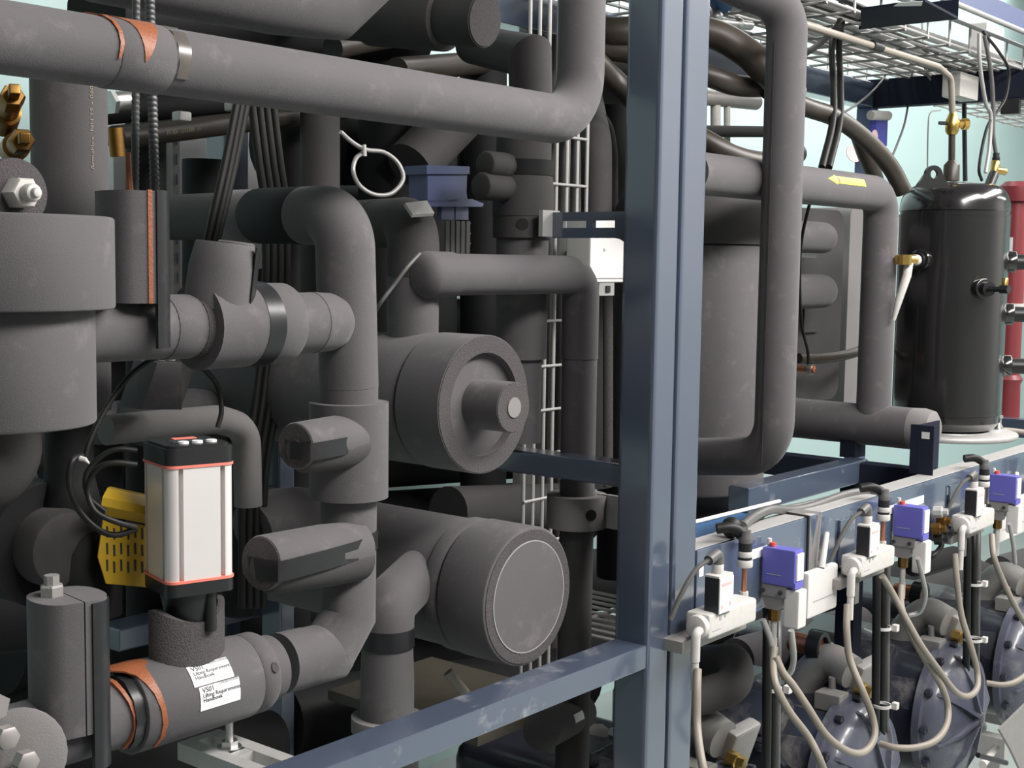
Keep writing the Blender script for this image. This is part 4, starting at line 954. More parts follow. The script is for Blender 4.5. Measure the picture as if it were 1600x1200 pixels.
T.part('plate', MB().prism([a, b, c_, d], (0, 0, .006)).prism([a, b, b+AZ*.05, a+AZ*.05], (0, .006, 0)), M['navy'])
T.part('sticker', MB().prism([WZ(1396, 10, z_-.001), WZ(1440, 9, z_-.001), WZ(1442, 2, z_-.001), WZ(1405, 4, z_-.001)], (0, 0, .0009)), M['label'])
T.done()
T = Thing('cable_duct', 'blue steel side channel of a second tray at the top right corner', 'duct')
p0, p1 = W(1480, 0, 1.42), W(1605, 56, 1.42); p1.z = p0.z
T.part('channel', MB().bxx((p0.x-1.0, 1.42, p0.z-.0), (7, 1.43, p0.z+.06)), M['btx']); T.part('lip', MB().cyl(V((p0.x-1, 1.42, p0.z)), V((7, 1.42, p0.z)), .008, 10), M['wire'])
T.done()
for k, (px0, py0, px1, py1) in enumerate(((1540, 45, 1570, 85), (1500, 120, 1530, 150))):
    a, b = W(px0, py1, 1.62), W(px1, py0, 1.62)
    solo('terminal_box', ('white terminal box under the ceiling tray, upper one', 'pale terminal box under the ceiling tray beside the black rod')[k], 'box', MB().bxx(a, V((b.x, 1.68, b.z)), .004), M['ivory'])
T = Thing('valve_cluster', 'cluster of chrome and blue valves at the top beside the U pipe', 'valve')
p = W(1125, 20, 1.7)
T.part('blue_cap', MB().cyl(W(1118, -15, 1.7), W(1132, 8, 1.7), .03, 16), M['sky'], 'blue cap')
T.part('body', MB().sphere(W(1118, 26, 1.7), .018), M['steel']); T.part('body', MB().sphere(W(1152, 38, 1.7), .018), M['steel'])
T.part('stem', MB().cyl(W(1108, 34, 1.7), W(1172, 40, 1.7), .012, 14), M['steel']); T.done()
T = Thing('grey_filter', 'light grey cylinder and tube seen between the hoses right of the post', 'filter')
T.part('body', MB().cyl(W(1085, 150, 1.9), W(1182, 160, 1.9), rp(14, p), 20, .004), M['kpg'])
T.part('tube', MB().cyl(W(1118, 165, 1.9), W(1118, 230, 1.9), rp(9, p), 16).cyl(W(1136, 165, 1.9), W(1136, 230, 1.9), rp(6, p), 16), M['ivory']); T.done()
T = pipe('dark pipe seen through the hoses right of the post', [W(1060, 205, 1.85), W(1230, 206, 1.85)], rp(10, p), FB); T.done()
# ================================================================== pressure switches, coils and transmitters on the rail
STEP = .555
NTH = ('nearest', 'second', 'third', 'fourth')
pt = W(1188, 853, YF-.002); X0 = pt.x; yf = WX(1246, 863, X0).y; zt_ = pt.z; zb_ = WX(1245, 921, X0).z
x1 = W(1259, 868, yf).x
T = Thing('pressure_switch', 'nearest pressure switch with violet blue cover, on the rail beside the tall post', 'pressure switch', 'violet pressure switches on the rail')
T.part('cover', MB().bxx((X0, yf+.004, zb_), (x1, YF-.006, zt_), .003), M['kp'])
T.part('front_plate', MB().bxx((X0+.005, yf+.001, zb_+.012), (x1-.003, yf+.006, zt_-.006), .001), M['label'], 'white front plate')
T.part('cover_edge', MB().bxx((X0+.0, yf+.002, zb_-.002), (x1, yf+.008, zb_+.010), .001), M['kp'])
T.part('lettering', MB().bxx((X0-.0006, yf+.03, zb_+.018), (X0, YF-.015, zb_+.0195)), M['grey'], 'faint printed line')
T.part('body', MB().bxx((X0+.003, yf+.02, zb_-.022), (x1-.003, YF-.006, zb_), .002), M['kpg'], 'grey cast body')
ys_ = (yf+YF)/2+.012; xm = (X0+x1)/2
T.part('body_foot', MB().prism([V((X0+.006, ys_-.022, zb_-.021)), V((X0+.006, ys_+.022, zb_-.021)), V((X0+.006, ys_+.012, zb_-.045)), V((X0+.006, ys_-.012, zb_-.045))], (.022, 0, 0)), M['kpg'])
for dy in (-.018, .016): T.part('screw', MB().cyl(V((X0+.004, ys_+dy, zb_-.012)), V((X0-.001, ys_+dy, zb_-.012)), .004, 10), M['dark'])
T.part('brass_nut', MB().lathe(V((xm, ys_, zb_-.066)), AZ, [(0, .0105), (.022, .0105)], 6), M['brassd'], 'brass nut')
T.part('bellows', MB().cyl(V((xm, ys_, zb_-.045)), V((xm, ys_, zb_-.03)), .008, 12), M['steel'])
T.part('terminal_cover', MB().bxx((X0+.004, yf-.004, zb_-.072), (x1+.004, yf+.026, zb_-.004), .004), M['white'], 'white terminal cover')
T.part('reset_knob', MB().cyl(V((X0+.012, YF-.02, zt_)), V((X0+.012, YF-.02, zt_+.007)), .0055, 12), M['redp'], 'red reset knob')
T.part('spindle', MB().cyl(V((X0+.018, YF-.01, zt_)), V((X0+.018, YF-.01, zt_+.012)), .004, 10), M['white'], 'white spindle')
T.part('ferrule', MB().cyl(V((xm, ys_, zb_-.104)), V((xm, ys_, zb_-.066)), .0055, 10).cyl(V((xm, ys_, zb_-.132)), V((xm, ys_, zb_-.098)), .0068, 10), M['ivory'], 'pale hose ferrule')
kp = T.done((X0, YF, zb_))
for i in (1, 2, 3): dup(kp, (STEP*i, 0, 0), NTH[i]+' violet blue pressure switch from the tall post along the rail')
# manifold with coil
ym = 1.055
ma, mb_ = W(1108, 1001, ym), W(1183, 968, ym)
zt2 = W(1108, 962, ym).z; za = ma.z
T = Thing('solenoid_valve', 'nearest white valve block with black and white coil, on the rail beside the tall post', 'valve', 'white coil valves on the rail')
T.part('block', MB().bxx((ma.x, ym, za), (mb_.x, ym+.045, zt2), .006), M['ivory'])
pl = T.ps[-1]
T.part('print', MB().bxx((ma.x+.03, ym-.0006, zt2-.014), (ma.x+.036, ym, zt2-.008)).bxx((ma.x+.045, ym-.0006, zt2-.012), (ma.x+.05, ym, zt2-.006)).bxx((ma.x+.01, ym-.0006, za+.012), (ma.x+.035, ym, za+.0132)), M['grey'], 'small printed marks', stuff=True)
T.part('inlet', MB().cyl(V((ma.x-.012, ym+.018, (za+zt2)/2)), V((ma.x+.002, ym+.018, (za+zt2)/2)), .019, 20, .003), M['ivory'])
T.part('elbow', MB().tube(fillet([V((ma.x-.008, ym+.01, (za+zt2)/2-.004)), V((ma.x-.024, ym+.01, (za+zt2)/2-.004)), V((ma.x-.024, ym+.01, za-.03))], .008, 4), .0075, 12), M['ivory'])
T.part('ferrule', MB().cyl(V((ma.x-.024, ym+.01, za-.075)), V((ma.x-.024, ym+.01, za-.03)), .0062, 12), M['ivory'])
s0 = W(1124, 930, ym-.005); s1 = W(1146, 925, ym-.005); zc1 = W(1123, 905, ym-.005).z; zc0 = W(1123, 961, ym-.005).z; yk = WX(1100, 930, s0.x).y
T.part('coil', MB().bxx((s0.x, ym-.004, zc0), (s1.x, yk, zc1), .002), M['black'], 'black coil')
T.part('coil_plate', MB().bxx((s0.x+.001, ym-.0055, zc0+.001), (s1.x-.001, ym-.0036, zc1-.001)), M['label'], 'white printed plate')
T.part('print', MB().bxx((s0.x+.006, ym-.0062, zc1-.014), (s1.x-.008, ym-.0055, zc1-.009)).bxx((s0.x+.006, ym-.0062, zc0+.008), (s0.x+.011, ym-.0055, zc0+.014)).bxx((s1.x-.013, ym-.0062, zc0+.01), (s1.x-.007, ym-.0055, zc0+.016)), M['pinkp'], 'small red marks', stuff=True)
T.part('coil_top', MB().bxx((s0.x, ym-.004, zc1-.001), (s1.x, yk, zc1+.003), .001), M['ivory'])
xq, yq = (s0.x+s1.x)/2, (ym+yk)/2
T.part('connector', MB().cyl(V((xq, yq, zc1)), V((xq, yq, zc1+.018)), .009, 14, .002), M['ivory'], 'pale connector')
T.part('plug', MB().tube(fillet([V((xq, yq, zc1+.018)), V((xq, yq, zc1+.036)), V((xq-.03, yq, zc1+.028))], .012, 5), .0085, 12), M['cable'], 'grey angled plug')
T.part('lead', MB().tube(smooth([V((xq-.028, yq, zc1+.029)), V((xq-.05, yq+.01, zc1+.016)), V((xq-.075, yq+.02, zc1-.02)), V((xq-.09, yq+.03, zc1-.06))]), .004, 8), M['cable'])
T.part('bracket', MB().bxx((ma.x-.03, ym+.03, za-.022), (mb_.x+.02, YF+.004, za-.002), .002), M['kpg'], 'grey bracket')
v = dict(x=W(1163, 900, 1.09).x)
zq = lambda py: onl(V((v['x'], 1.09, 1.2)), AZ, py=py).z
kv = T.done((ma.x, YF, za-.02))
T = Thing('pressure_transmitter', 'nearest capped pressure transmitter on a copper stem, beside the tall post', 'transmitter', 'pressure transmitters along the rail')
vx = v['x']; P_ = lambda py: V((vx, 1.09, zq(py)))
T.part('stem', MB().cyl(P_(930), P_(882), .0045, 12), M['copper'], 'copper stem')
T.part('nut', MB().lathe(P_(952), AZ, [(0, .009), (.012, .009), (.013, .0075), ((P_(924)-P_(952)).length, .0075)], 8), M['ivory'])
T.part('body', MB().cyl(P_(886), P_(874), .0135, 18, .002).cyl(P_(870), P_(861), .0125, 18, .001), M['ivory'])
T.part('seal', MB().cyl(P_(875), P_(868), .012, 16).cyl(P_(862), P_(848), .0115, 16), M['black'], 'black seal')
T.part('cap', MB().lathe(P_(849), AZ, [(0, .011), (.008, .0118), (.012, .010), (.022, .009)], 14), M['cable'], 'dark cap')
T.part('plug', MB().tube(smooth([P_(838), P_(830)+V((-.004, .01, 0)), P_(824)+V((-.02, .02, 0)), P_(826)+V((-.035, .035, .0))]), .009, 10), M['rubber'])
tv = T.done((vx, YF, P_(952).z))
for i in (1, 2, 3):
    dup(kv, (STEP*i, 0, 0), NTH[i]+' white valve block with black and white coil from the tall post')
    dup(tv, (STEP*i, 0, 0), NTH[i]+' capped pressure transmitter from the tall post along the rail')
# white control boxes below the rail
for k, (x0_, x1_, yt, yb_, Y) in enumerate(((1262, 1311, 884, 962, YF-.02), (1562, 1610, 776, 842, YF-.02))):
    a, b = W(x0_, yb_, Y), W(x1_, yt, Y); a.z, b.z = W((x0_+x1_)/2, yb_-3, Y).z, W((x0_+x1_)/2, yt+4, Y).z
    T = Thing('control_box', ('white plastic control box under the rail between first and second switches', 'white plastic control box under the rail at the right edge')[k], 'box')
    T.part('case', MB().bxx(a, (b.x, YF-.002, b.z), .006), M['white'])
    T.part('cable_gland', MB().tube([V(((a.x+b.x)/2, Y+.006, b.z)), V(((a.x+b.x)/2+.01, Y+.006, b.z+.035)), V(((a.x+b.x)/2+.03, YF-.008, b.z+.06))], [.007, .006, .005], 10), M['white'])
    T.part('lettering', MB().bxx((a.x+.02, Y-.0006, a.z+.03), (b.x-.02, Y, a.z+.0318)), M['grey'], 'faint printed line'); T.done()
# brackets and bands on the rail
a, b = W(1311, 888, YF-.006), W(1337, 806, YF-.006)
for i in (0, 1):
    T = Thing('mounting_bracket', ('first', 'second')[i]+' galvanised upright bracket on the blue rail behind a coil valve', 'bracket')
    T.part('strip', MB().bxx((a.x+STEP*i, YF-.006, a.z), (b.x+STEP*i, YF-.001, b.z), .001), M['bluew'])
    T.part('shelf', MB().bxx((a.x+STEP*i, YF-.05, a.z), (b.x+.02+STEP*i, YF-.002, a.z+.004), .001), M['zinc'])
    T.part('hook', MB().bxx((a.x-.02+STEP*i, YF-.05, a.z-.06), (a.x-.002+STEP*i, YF-.046, a.z), .001), M['cable'])
    T.done()
a, b = W(1263, 905, YF-.006), W(1282, 778, YF-.006)
solo('tape_strap', 'wide dark grey strap hanging over the blue front rail', 'strap', MB().prism([V((a.x, YF-.003, a.z-.02)), V((a.x+.03, YF-.003, a.z-.02)), V((b.x+.01, YF-.003, zr+.004)), V((b.x+.0, YF+.06, zr+.006)), V((b.x-.04, YF+.06, zr+.006)), V((b.x-.04, YF-.003, zr+.004))], (0, -.003, 0)), M['cable'])
def cab(label, pts, r, m, g=None, n=7, name='cable', cat='cable'): return cable(name, label, cat, [W(*p) for p in pts], r, m, g, n)
cab('grey cable bundle lying along the top of the front rail', [(1160, 822, YF+.02), (1180, 806, YF+.04), (1205, 796, YF+.045), (1240, 797, YF+.05), (1275, 789, YF+.045), (1320, 773, YF+.045), (1355, 768, YF+.03), (1376, 776, YF+.0)], .0085, M['cable'])
cab('second grey cable lying along the top of the front rail', [(1175, 815, YF+.05), (1200, 800, YF+.06), (1250, 790, YF+.06), (1310, 776, YF+.06), (1360, 764, YF+.05), (1380, 778, YF+.0)], .006, M['cable'])
solo('cable_tie', 'black knotted cable end at the left of the front rail', 'cable tie', MB().sphere(W(1143, 824, YF+.01), .018, 12, 8).sphere(W(1158, 832, YF-.01), .013, 10, 6), M['rubber'])
solo('wire', 'taut white wire running from the post above the rail', 'wire', MB().cyl(W(1080, 817, 1.3), W(1218, 783, 1.3), .004, 8), M['label'])
solo('wire', 'taut pale wire above the rail, further along', 'wire', MB().cyl(W(1210, 780, 1.5), W(1345, 747, 1.5), .004, 8), M['wire'])
a, b = W(1080, 860, 1.52), W(1196, 792, 1.52)
solo('blue_panel', 'bright blue panel seen above the front rail beside the post', 'panel', MB().bxx((a.x-.1, 1.52, a.z-.2), (b.x, 1.54, b.z+.0), .004), M['sky'])
# beige flexible conduits
CR = .0068
cg = lambda label, pts: cab(label, pts, CR, M['conduit'], None, 8, 'conduit', 'conduit')
cg('beige conduit hanging straight down beside the tall blue post', [(1090, 1046, 1.06), (1089, 1080, 1.05), (1089, 1130, 1.04), (1093, 1170, 1.02), (1102, 1215, 1.0), (1115, 1260, 1.0)])
cg('beige conduit from the nearest switch falling outwards to the right', [(1210, 1012, 1.07), (1208, 1040, 1.06), (1212, 1070, 1.04), (1232, 1110, 1.02), (1262, 1150, 1.0), (1280, 1185, .98), (1292, 1220, .98)])
cg('beige conduit looping from the nearest switch up to the second coil valve', [(1324, 945, 1.05), (1323, 985, 1.04), (1328, 1030, 1.03), (1348, 1080, 1.0), (1363, 1120, .99), (1366, 1152, .98), (1350, 1175, .98), (1325, 1174, .98), (1292, 1150, .99), (1262, 1105, 1.01), (1240, 1072, 1.03), (1224, 1052, 1.045), (1212, 1026, 1.06)])
cg('beige conduit from the second switch sweeping round to the compressor', [(1408, 915, 1.07), (1408, 945, 1.06), (1418, 980, 1.04), (1445, 1030, 1.02), (1470, 1070, 1.0), (1481, 1105, .99), (1478, 1135, .98), (1460, 1158, .98), (1430, 1168, 1.0), (1398, 1168, 1.03), (1375, 1162, 1.06)])
cg('beige conduit looping from the second switch up to the third coil valve', [(1492, 865, 1.05), (1495, 905, 1.04), (1502, 960, 1.03), (1517, 1010, 1.01), (1527, 1050, 1.0), (1526, 1076, .99), (1512, 1088, .99), (1492, 1080, .99), (1465, 1045, 1.0), (1440, 1010, 1.01), (1420, 975, 1.03), (1396, 930, 1.06), (1378, 900, 1.07)])
cg('beige conduit falling from the third switch at the right edge', [(1550, 836, 1.07), (1553, 870, 1.05), (1566, 905, 1.04), (1585, 945, 1.02), (1602, 975, 1.01), (1625, 1010, 1.0)])
cg('beige conduit curling low at the right edge beside the compressor', [(1541, 1067, 1.05), (1565, 1070, 1.02), (1585, 1066, 1.0), (1605, 1052, .99), (1620, 1030, .98)])
cab('pale grey lead below the nearest switch terminal cover', [(1236, 985, 1.04), (1239, 1010, 1.04), (1240, 1030, 1.05), (1236, 1048, 1.06), (1226, 1056, 1.07), (1212, 1040, 1.08), (1204, 1000, 1.09), (1192, 968, 1.1)], .0055, M['wire'])
cab('pale grey lead below the second switch terminal cover', [(1434, 872, 1.05), (1442, 905, 1.05), (1446, 930, 1.06), (1438, 955, 1.08), (1420, 962, 1.1)], .005, M['wire'])
cab('pale grey lead below the third switch terminal cover', [(1577, 818, 1.05), (1583, 850, 1.05), (1586, 880, 1.06)], .005, M['wire'])
cab('black cable below the rail between second and third coil valves', [(1472, 842, 1.1), (1470, 855, 1.1), (1458, 868, 1.1), (1445, 872, 1.12)], .006, M['rubber'])
# black trunk cables with ties
for k, (px, y0_, y1_) in enumerate(((1378, 895, 1120), (1520, 850, 1012), (1207, 1010, 1210))):
    T = Thing('cable_bundle', ('black trunk of cables hanging between first and second compressors', 'black trunk of cables hanging between second and third compressors', 'black trunk of cables hanging below the nearest switch')[k], 'cable')
    Y = 1.13
    for dx, r_ in ((-8, .009), (2, .008), (9, .006)):
        T.part('strand', MB().tube(smooth([W(px+dx, y0_-60, Y+.03), W(px+dx, y0_, Y), W(px+dx-1, (y0_+y1_)/2, Y), W(px+dx-2, y1_, Y+.02), W(px+dx-4, y1_+120, Y+.1)]), r_, 10), M['rubber'] if dx < 5 else M['cable'])
    for f_ in ((.38, .92) if k < 2 else (.33,)):
        q = W(px, y0_+(y1_-y0_)*f_, Y); tie = MB().ring(q-AZ*.003, q+AZ*.003, rp(15, q), rp(13, q), 16); tie.bxx(q+V((.006, -.03, -.006)), q+V((.02, -.018, .008)), .001)
        T.part('tie', tie, M['white'], 'white cable tie', stuff=True)
    T.done()
# ================================================================== compressors
hub = W(1527, 1122, 1.14); rc_ = rp(112, hub)
T = Thing('compressor', 'blue grey compressor with ribbed end bell, between the second and third switches', 'compressor', 'compressors in a row under the rail')
h0 = V((hub.x, hub.y, hub.z))
T.part('end_bell', MB().lathe(h0, AY, [(-.004, .004), (-.003, rc_*.10), (.004, rc_*.14), (.012, rc_*.5), (.03, rc_*.82), (.052, rc_*.93), (.075, rc_*.95)], 40), M['comp'])
T.part('flange', MB().lathe(h0, AY, [(.075, rc_*.96), (.077, rc_*1.03), (.095, rc_*1.03), (.097, rc_*.96)], 40), M['comp'])
for i in range(8):
    a_ = 2*PI*i/8+.25; d = V((math.cos(a_), 0, math.sin(a_))); sd = AY.cross(d)
    T.part('rib', MB().prism([h0+d*rc_*.1+AY*.004-sd*.004, h0+d*rc_*.1-AY*.012-sd*.004, h0+d*rc_*.55+AY*.004-sd*.004, h0+d*rc_*.9+AY*.036-sd*.004, h0+d*rc_*.93+AY*.055-sd*.004], sd*.008), M['comp'])
T.part('hub', MB().lathe(h0, AY, [(-.016, .010), (-.014, .017), (.01, .022)], 14), M['comp'])
for i in range(12):
    a_ = 2*PI*i/12; d = V((math.cos(a_), 0, math.sin(a_)))
    T.part('bolt', MB().lathe(h0+d*rc_*.985+AY*.072, -AY, [(0, .010), (.012, .010), (.014, .007)], 6), M['compd'])
T.part('motor_body', MB().lathe(h0, AY, [(.097, rc_*.94), (.11, rc_*.9), (.26, rc_*.92), (.30, rc_*.98)], 40), M['compd'])
T.part('crankcase', MB().box(h0+V((0, .46, -.01)), (rc_*1.9, .32, rc_*1.85), None, .05, 3), M['compd'])
# side cover plate on the -x side and sloping cylinder head
T.part('side_cover', MB().prism([h0+V((-rc_*.97, y, z)) for y, z in ((.15, .05), (.2, .09), (.30, .09), (.35, .05), (.35, -.03), (.30, -.07), (.2, -.07), (.15, -.03))], (.05, 0, 0)), M['compd'])
for y, z in ((.165, .045), (.205, .08), (.295, .08), (.335, .045), (.335, -.025), (.295, -.06), (.205, -.06), (.165, -.025)):
    T.part('bolt', MB().lathe(h0+V((-rc_*.97, y, z)), -AX, [(0, .010), (.01, .010), (.012, .007)], 6), M['compd'])
T.part('top_deck', MB().prism([h0+V((-rc_*.75, .08, z)) for z in ()] or [h0+V((x, .09, z)) for x, z in ((-rc_*.88, rc_*.2), (-rc_*.8, rc_*.5), (-rc_*.35, rc_*.84), (rc_*.35, rc_*.86), (rc_*.62, rc_*.55))], (0, .30, 0)), M['compd2'])
hh = h0+V((-.11, .30, rc_*.58))
T.part('cylinder_head', MB().box(hh, (.13, .24, .075), Matrix.Rotation(math.radians(-38), 3, 'Y'), .012), M['compd2'])
for dx, dy in ((-.04, -.09), (.04, -.09), (-.04, .0), (.04, 0)):
    p = hh+Matrix.Rotation(math.radians(-38), 3, 'Y') @ V((dx, dy, .036))
    T.part('bolt', MB().lathe(p, Matrix.Rotation(math.radians(-38), 3, 'Y') @ AZ, [(0, .011), (.01, .011), (.012, .008)], 6), M['compd'])
# cast suction elbow
e0, e1, e2, e3 = W(1396, 1024, 1.37), W(1416, 982, 1.34), W(1448, 957, 1.29), W(1482, 972, 1.23)
T.part('suction_elbow', MB().tube(smooth([e0, e1, e2, e3], 7), rp(23, e2), 22), M['cast'])
dv = (e3-e2).normalized()
T.part('elbow_flange', MB().box(W(1492, 984, 1.235), (.10, .03, .10), Matrix.Rotation(math.radians(18), 3, 'X'), .008), M['cast'])
f = T.part('brass_fitting', MB().lathe(W(1488, 992, 1.215), V((.1, -1, -.15)), [(0, .017), (.02, .017), (.022, .014), (.036, .014)], 6), M['brass'], 'brass fitting')
T.part('elbow_seat', MB().box(e0+V((.03, 0, -.03)), (.12, .12, .03), None, .006), M['cast'])
T.part('stud', MB().cyl(W(1455, 1006, 1.26), W(1455, 978, 1.26), .008, 10), M['cast'])
T.part('stud_lug', MB().bxx(W(1442, 1014, 1.28), W(1468, 1004, 1.22), .003), M['cast'])
cps = T.done((hub.x, hub.y+.2, 0.0))
dup(cps, (-STEP, 0, 0), 'blue grey compressor with ribbed end bell, below the nearest violet switch')
dup(cps, (-2*STEP, 0, 0), 'compressor cut off low right beside the tall blue post, only its top showing')
dup(cps, (-3*STEP, 0, 0), 'compressor mostly hidden under the low front beam, left of the post')
dup(cps, (STEP, 0, 0), 'compressor partly cut by the right edge, last of the row')
# compressor stands, so that they stand on something
for i in range(-3, 2):
    T = Thing('compressor_stand', 'dark steel stand under the '+('mostly hidden', 'cut off', 'nearest', 'second', 'last')[i+3]+' compressor', 'stand')
    x = hub.x+STEP*i
    zt3 = hub.z-rc_*1.0
    for dx in (-.14, .14): T.part('runner', MB().bxx((x+dx-.02, 1.2, zt3-.06), (x+dx+.02, 1.78, zt3-.002)), M['zinc'])
    for dx in (-.14, .14):
        for y in (1.23, 1.75): T.part('leg', MB().bxx((x+dx-.018, y-.018, 0), (x+dx+.018, y+.018, zt3-.06)), M['zinc'])
    T.done()
# insulated pipe ends and elbows behind the compressors
def capped(label, pts, rpx, m=FO, rad=.06):
    p = V(pts[-1]); r = rp(rpx, p); T = Thing('insulated_pipe', label, 'pipe')
    T.part('pipe_section', MB().tube(fillet(pts, rad, 7), r, 26), m)
    d = (V(pts[-1])-V(pts[-2])).normalized()
    T.part('end_cap', MB().lathe(p, d, [(0, r), (r*.3, r*.95), (r*.6, r*.75), (r*.75, r*.4)], 26), m); return T
capped('grey foam pipe end with rounded cap below the white control box', [W(1150, 1030, 1.62), W(1338, 974, 1.62)], 28).done()
T = pipe('black foam U bend right of the blue post below the first valve block', [W(1040, 1040, 1.5), W(1150, 1032, 1.24), W(1150, 1072, 1.22), W(1040, 1105, 1.3)], rp(28, W(1140, 1050, 1.23)), F2, .04); T.done()
capped('grey foam pipe end behind the second compressor', [W(1400, 945, 1.66), W(1532, 900, 1.66)], 24, F2).done()
capped('grey foam pipe end behind the third switch', [W(1560, 895, 1.66), W(1650, 868, 1.66)], 24, FO).done()
capped('grey foam pipe stub under the second switch terminal cover', [W(1490, 868, 1.38), W(1428, 885, 1.38)], 16, F2).done()
for k, (px, py, Y) in enumerate(((1268, 1008, 1.33), (1428, 928, 1.36))):
    q = W(px, py, Y); T = Thing('pipe_fitting', ('copper pipe fitting above the nearest compressor', 'copper pipe fitting above the second compressor')[k], 'fitting')
    T.part('ring', MB().ring(q, q-AY*.03, .034, .024, 20), M['black']); T.part('tube', MB().cyl(q+AY*.05, q-AY*.02, .023, 16), M['copper']); T.done()
T = Thing('valve_cluster', 'cluster of small brass and grey connectors under the rail', 'connector')
for px, py, m in ((1459, 800, 'zinc'), (1464, 814, 'brassd'), (1456, 826, 'brassd'), (1468, 832, 'black'), (1460, 842, 'black')): T.part('connector', MB().lathe(W(px, py, YF-.01), V((.2, -1, .1)), [(0, .013), (.018, .013), (.02, .008), (.03, .008)], 8), M[m])
T.done()
for k, (px, py) in enumerate(((1296, 1112), )):
    pass
# drip tray and duct at the lower right corner
a, b = W(1560, 1190, 1.0), W(1610, 1090, 1.3)
T = Thing('sheet_metal_guard', 'grey green bent metal guard at the lower right corner', 'guard')
T.part('sheet', MB().prism([W(1562, 1140, 1.02), W(1605, 1098, 1.02), W(1640, 1098, 1.02), W(1640, 1215, 1.02), W(1600, 1215, 1.02), W(1580, 1172, 1.02)], (0, .006, 0)), M['kpg'])
T.part('stay', MB().bxx(V((W(1620, 1160, 1.03).x, 1.026, .0)), V((W(1620, 1160, 1.03).x+.03, 1.05, W(1620, 1110, 1.03).z))), M['kpg']); T.done()
T = Thing('foot_bolt', 'long grey bolt with black rod low beside the second compressor', 'bolt')
T.part('tube', MB().cyl(W(1535, 1195, 1.04), W(1556, 1168, 1.06), .009, 12), M['ivory']); T.part('rod', MB().cyl(W(1528, 1180, 1.0), W(1572, 1192, .98), .006, 10), M['black']); T.done()
# ================================================================== bits under the low front beam, left of the post
T = pipe('dark foam branch with white sticker below the low front beam', [W(846, 1142, 1.28), W(905, 1112, 1.34)], rp(30, W(880, 1125, 1.3)), F2, 0)
q = W(905, 1128, 1.30); d = (W(905, 1112, 1.34)-W(846, 1142, 1.28)).normalized()
T.part('sticker', MB().wrap(W(868, 1131, 1.302), d, rp(30.3, q), [58, 66, 74, 82], [.006]*4, [.052]*4, .001), M['label'], 'white sticker'); T.done()
solo('drip_tray', 'rusty olive drip tray seen below the lower vessel', 'tray', MB().bxx((W(640, 1120, 1.5).x, 1.35, W(700, 1095, 1.5).z-.02), (W(790, 1050, 1.5).x+.02, 1.7, W(700, 1095, 1.5).z), .004), M['olive'])
solo('tube', 'short cream tube lying over the drip tray', 'tube', MB().cyl(W(700, 1050, 1.36), W(728, 1085, 1.34), .0085, 14), M['conduit'])
T = Thing('pump_casting', 'brown grey cast housing low against the blue post', 'casting')
q = W(958, 1180, 1.5); T.part('housing', MB().lathe(q+V((.0, .0, -.06)), V((-.2, -1, .1)), [(-.06, .11), (0, .1), (.02, .07), (.03, .05)], 26), M['cast']); T.part('bolt', MB().lathe(W(955, 1145, 1.44), -AY, [(0, .012), (.012, .012)], 6), M['steel']); T.done()
T = Thing('threaded_rod', 'zinc threaded rod holding the big pipe above the slotted channel', 'rod')
q = V((cx, cy1-.06, zc_ := zb-.004))
T.part('rod', MB().cyl(q-AZ*.05, q+AZ*.05, .005, 12), M['steel']); T.part('nut', MB().lathe(q, AZ, [(0, .011), (.009, .011)], 6), M['steel']); T.part('washer', MB().cyl(q, q+AZ*.0015, .015, 18), M['steel']); T.done()
# floor-level wire tray behind the post
T = Thing('wire_shelf', 'white wire shelf low between the clamped pipe and the post', 'shelf')
q = W(950, 962, 1.75)
for i in range(9): T.part('wire', MB().cyl(V((q.x-.16+.04*i, 1.6, q.z)), V((q.x-.16+.04*i, 1.95, q.z)), .004, 8), M['wire'])
for y in (1.6, 1.78, 1.95): T.part('cross_wire', MB().cyl(V((q.x-.17, y, q.z-.006)), V((q.x+.17, y, q.z-.006)), .005, 8), M['wire'])
T.done()
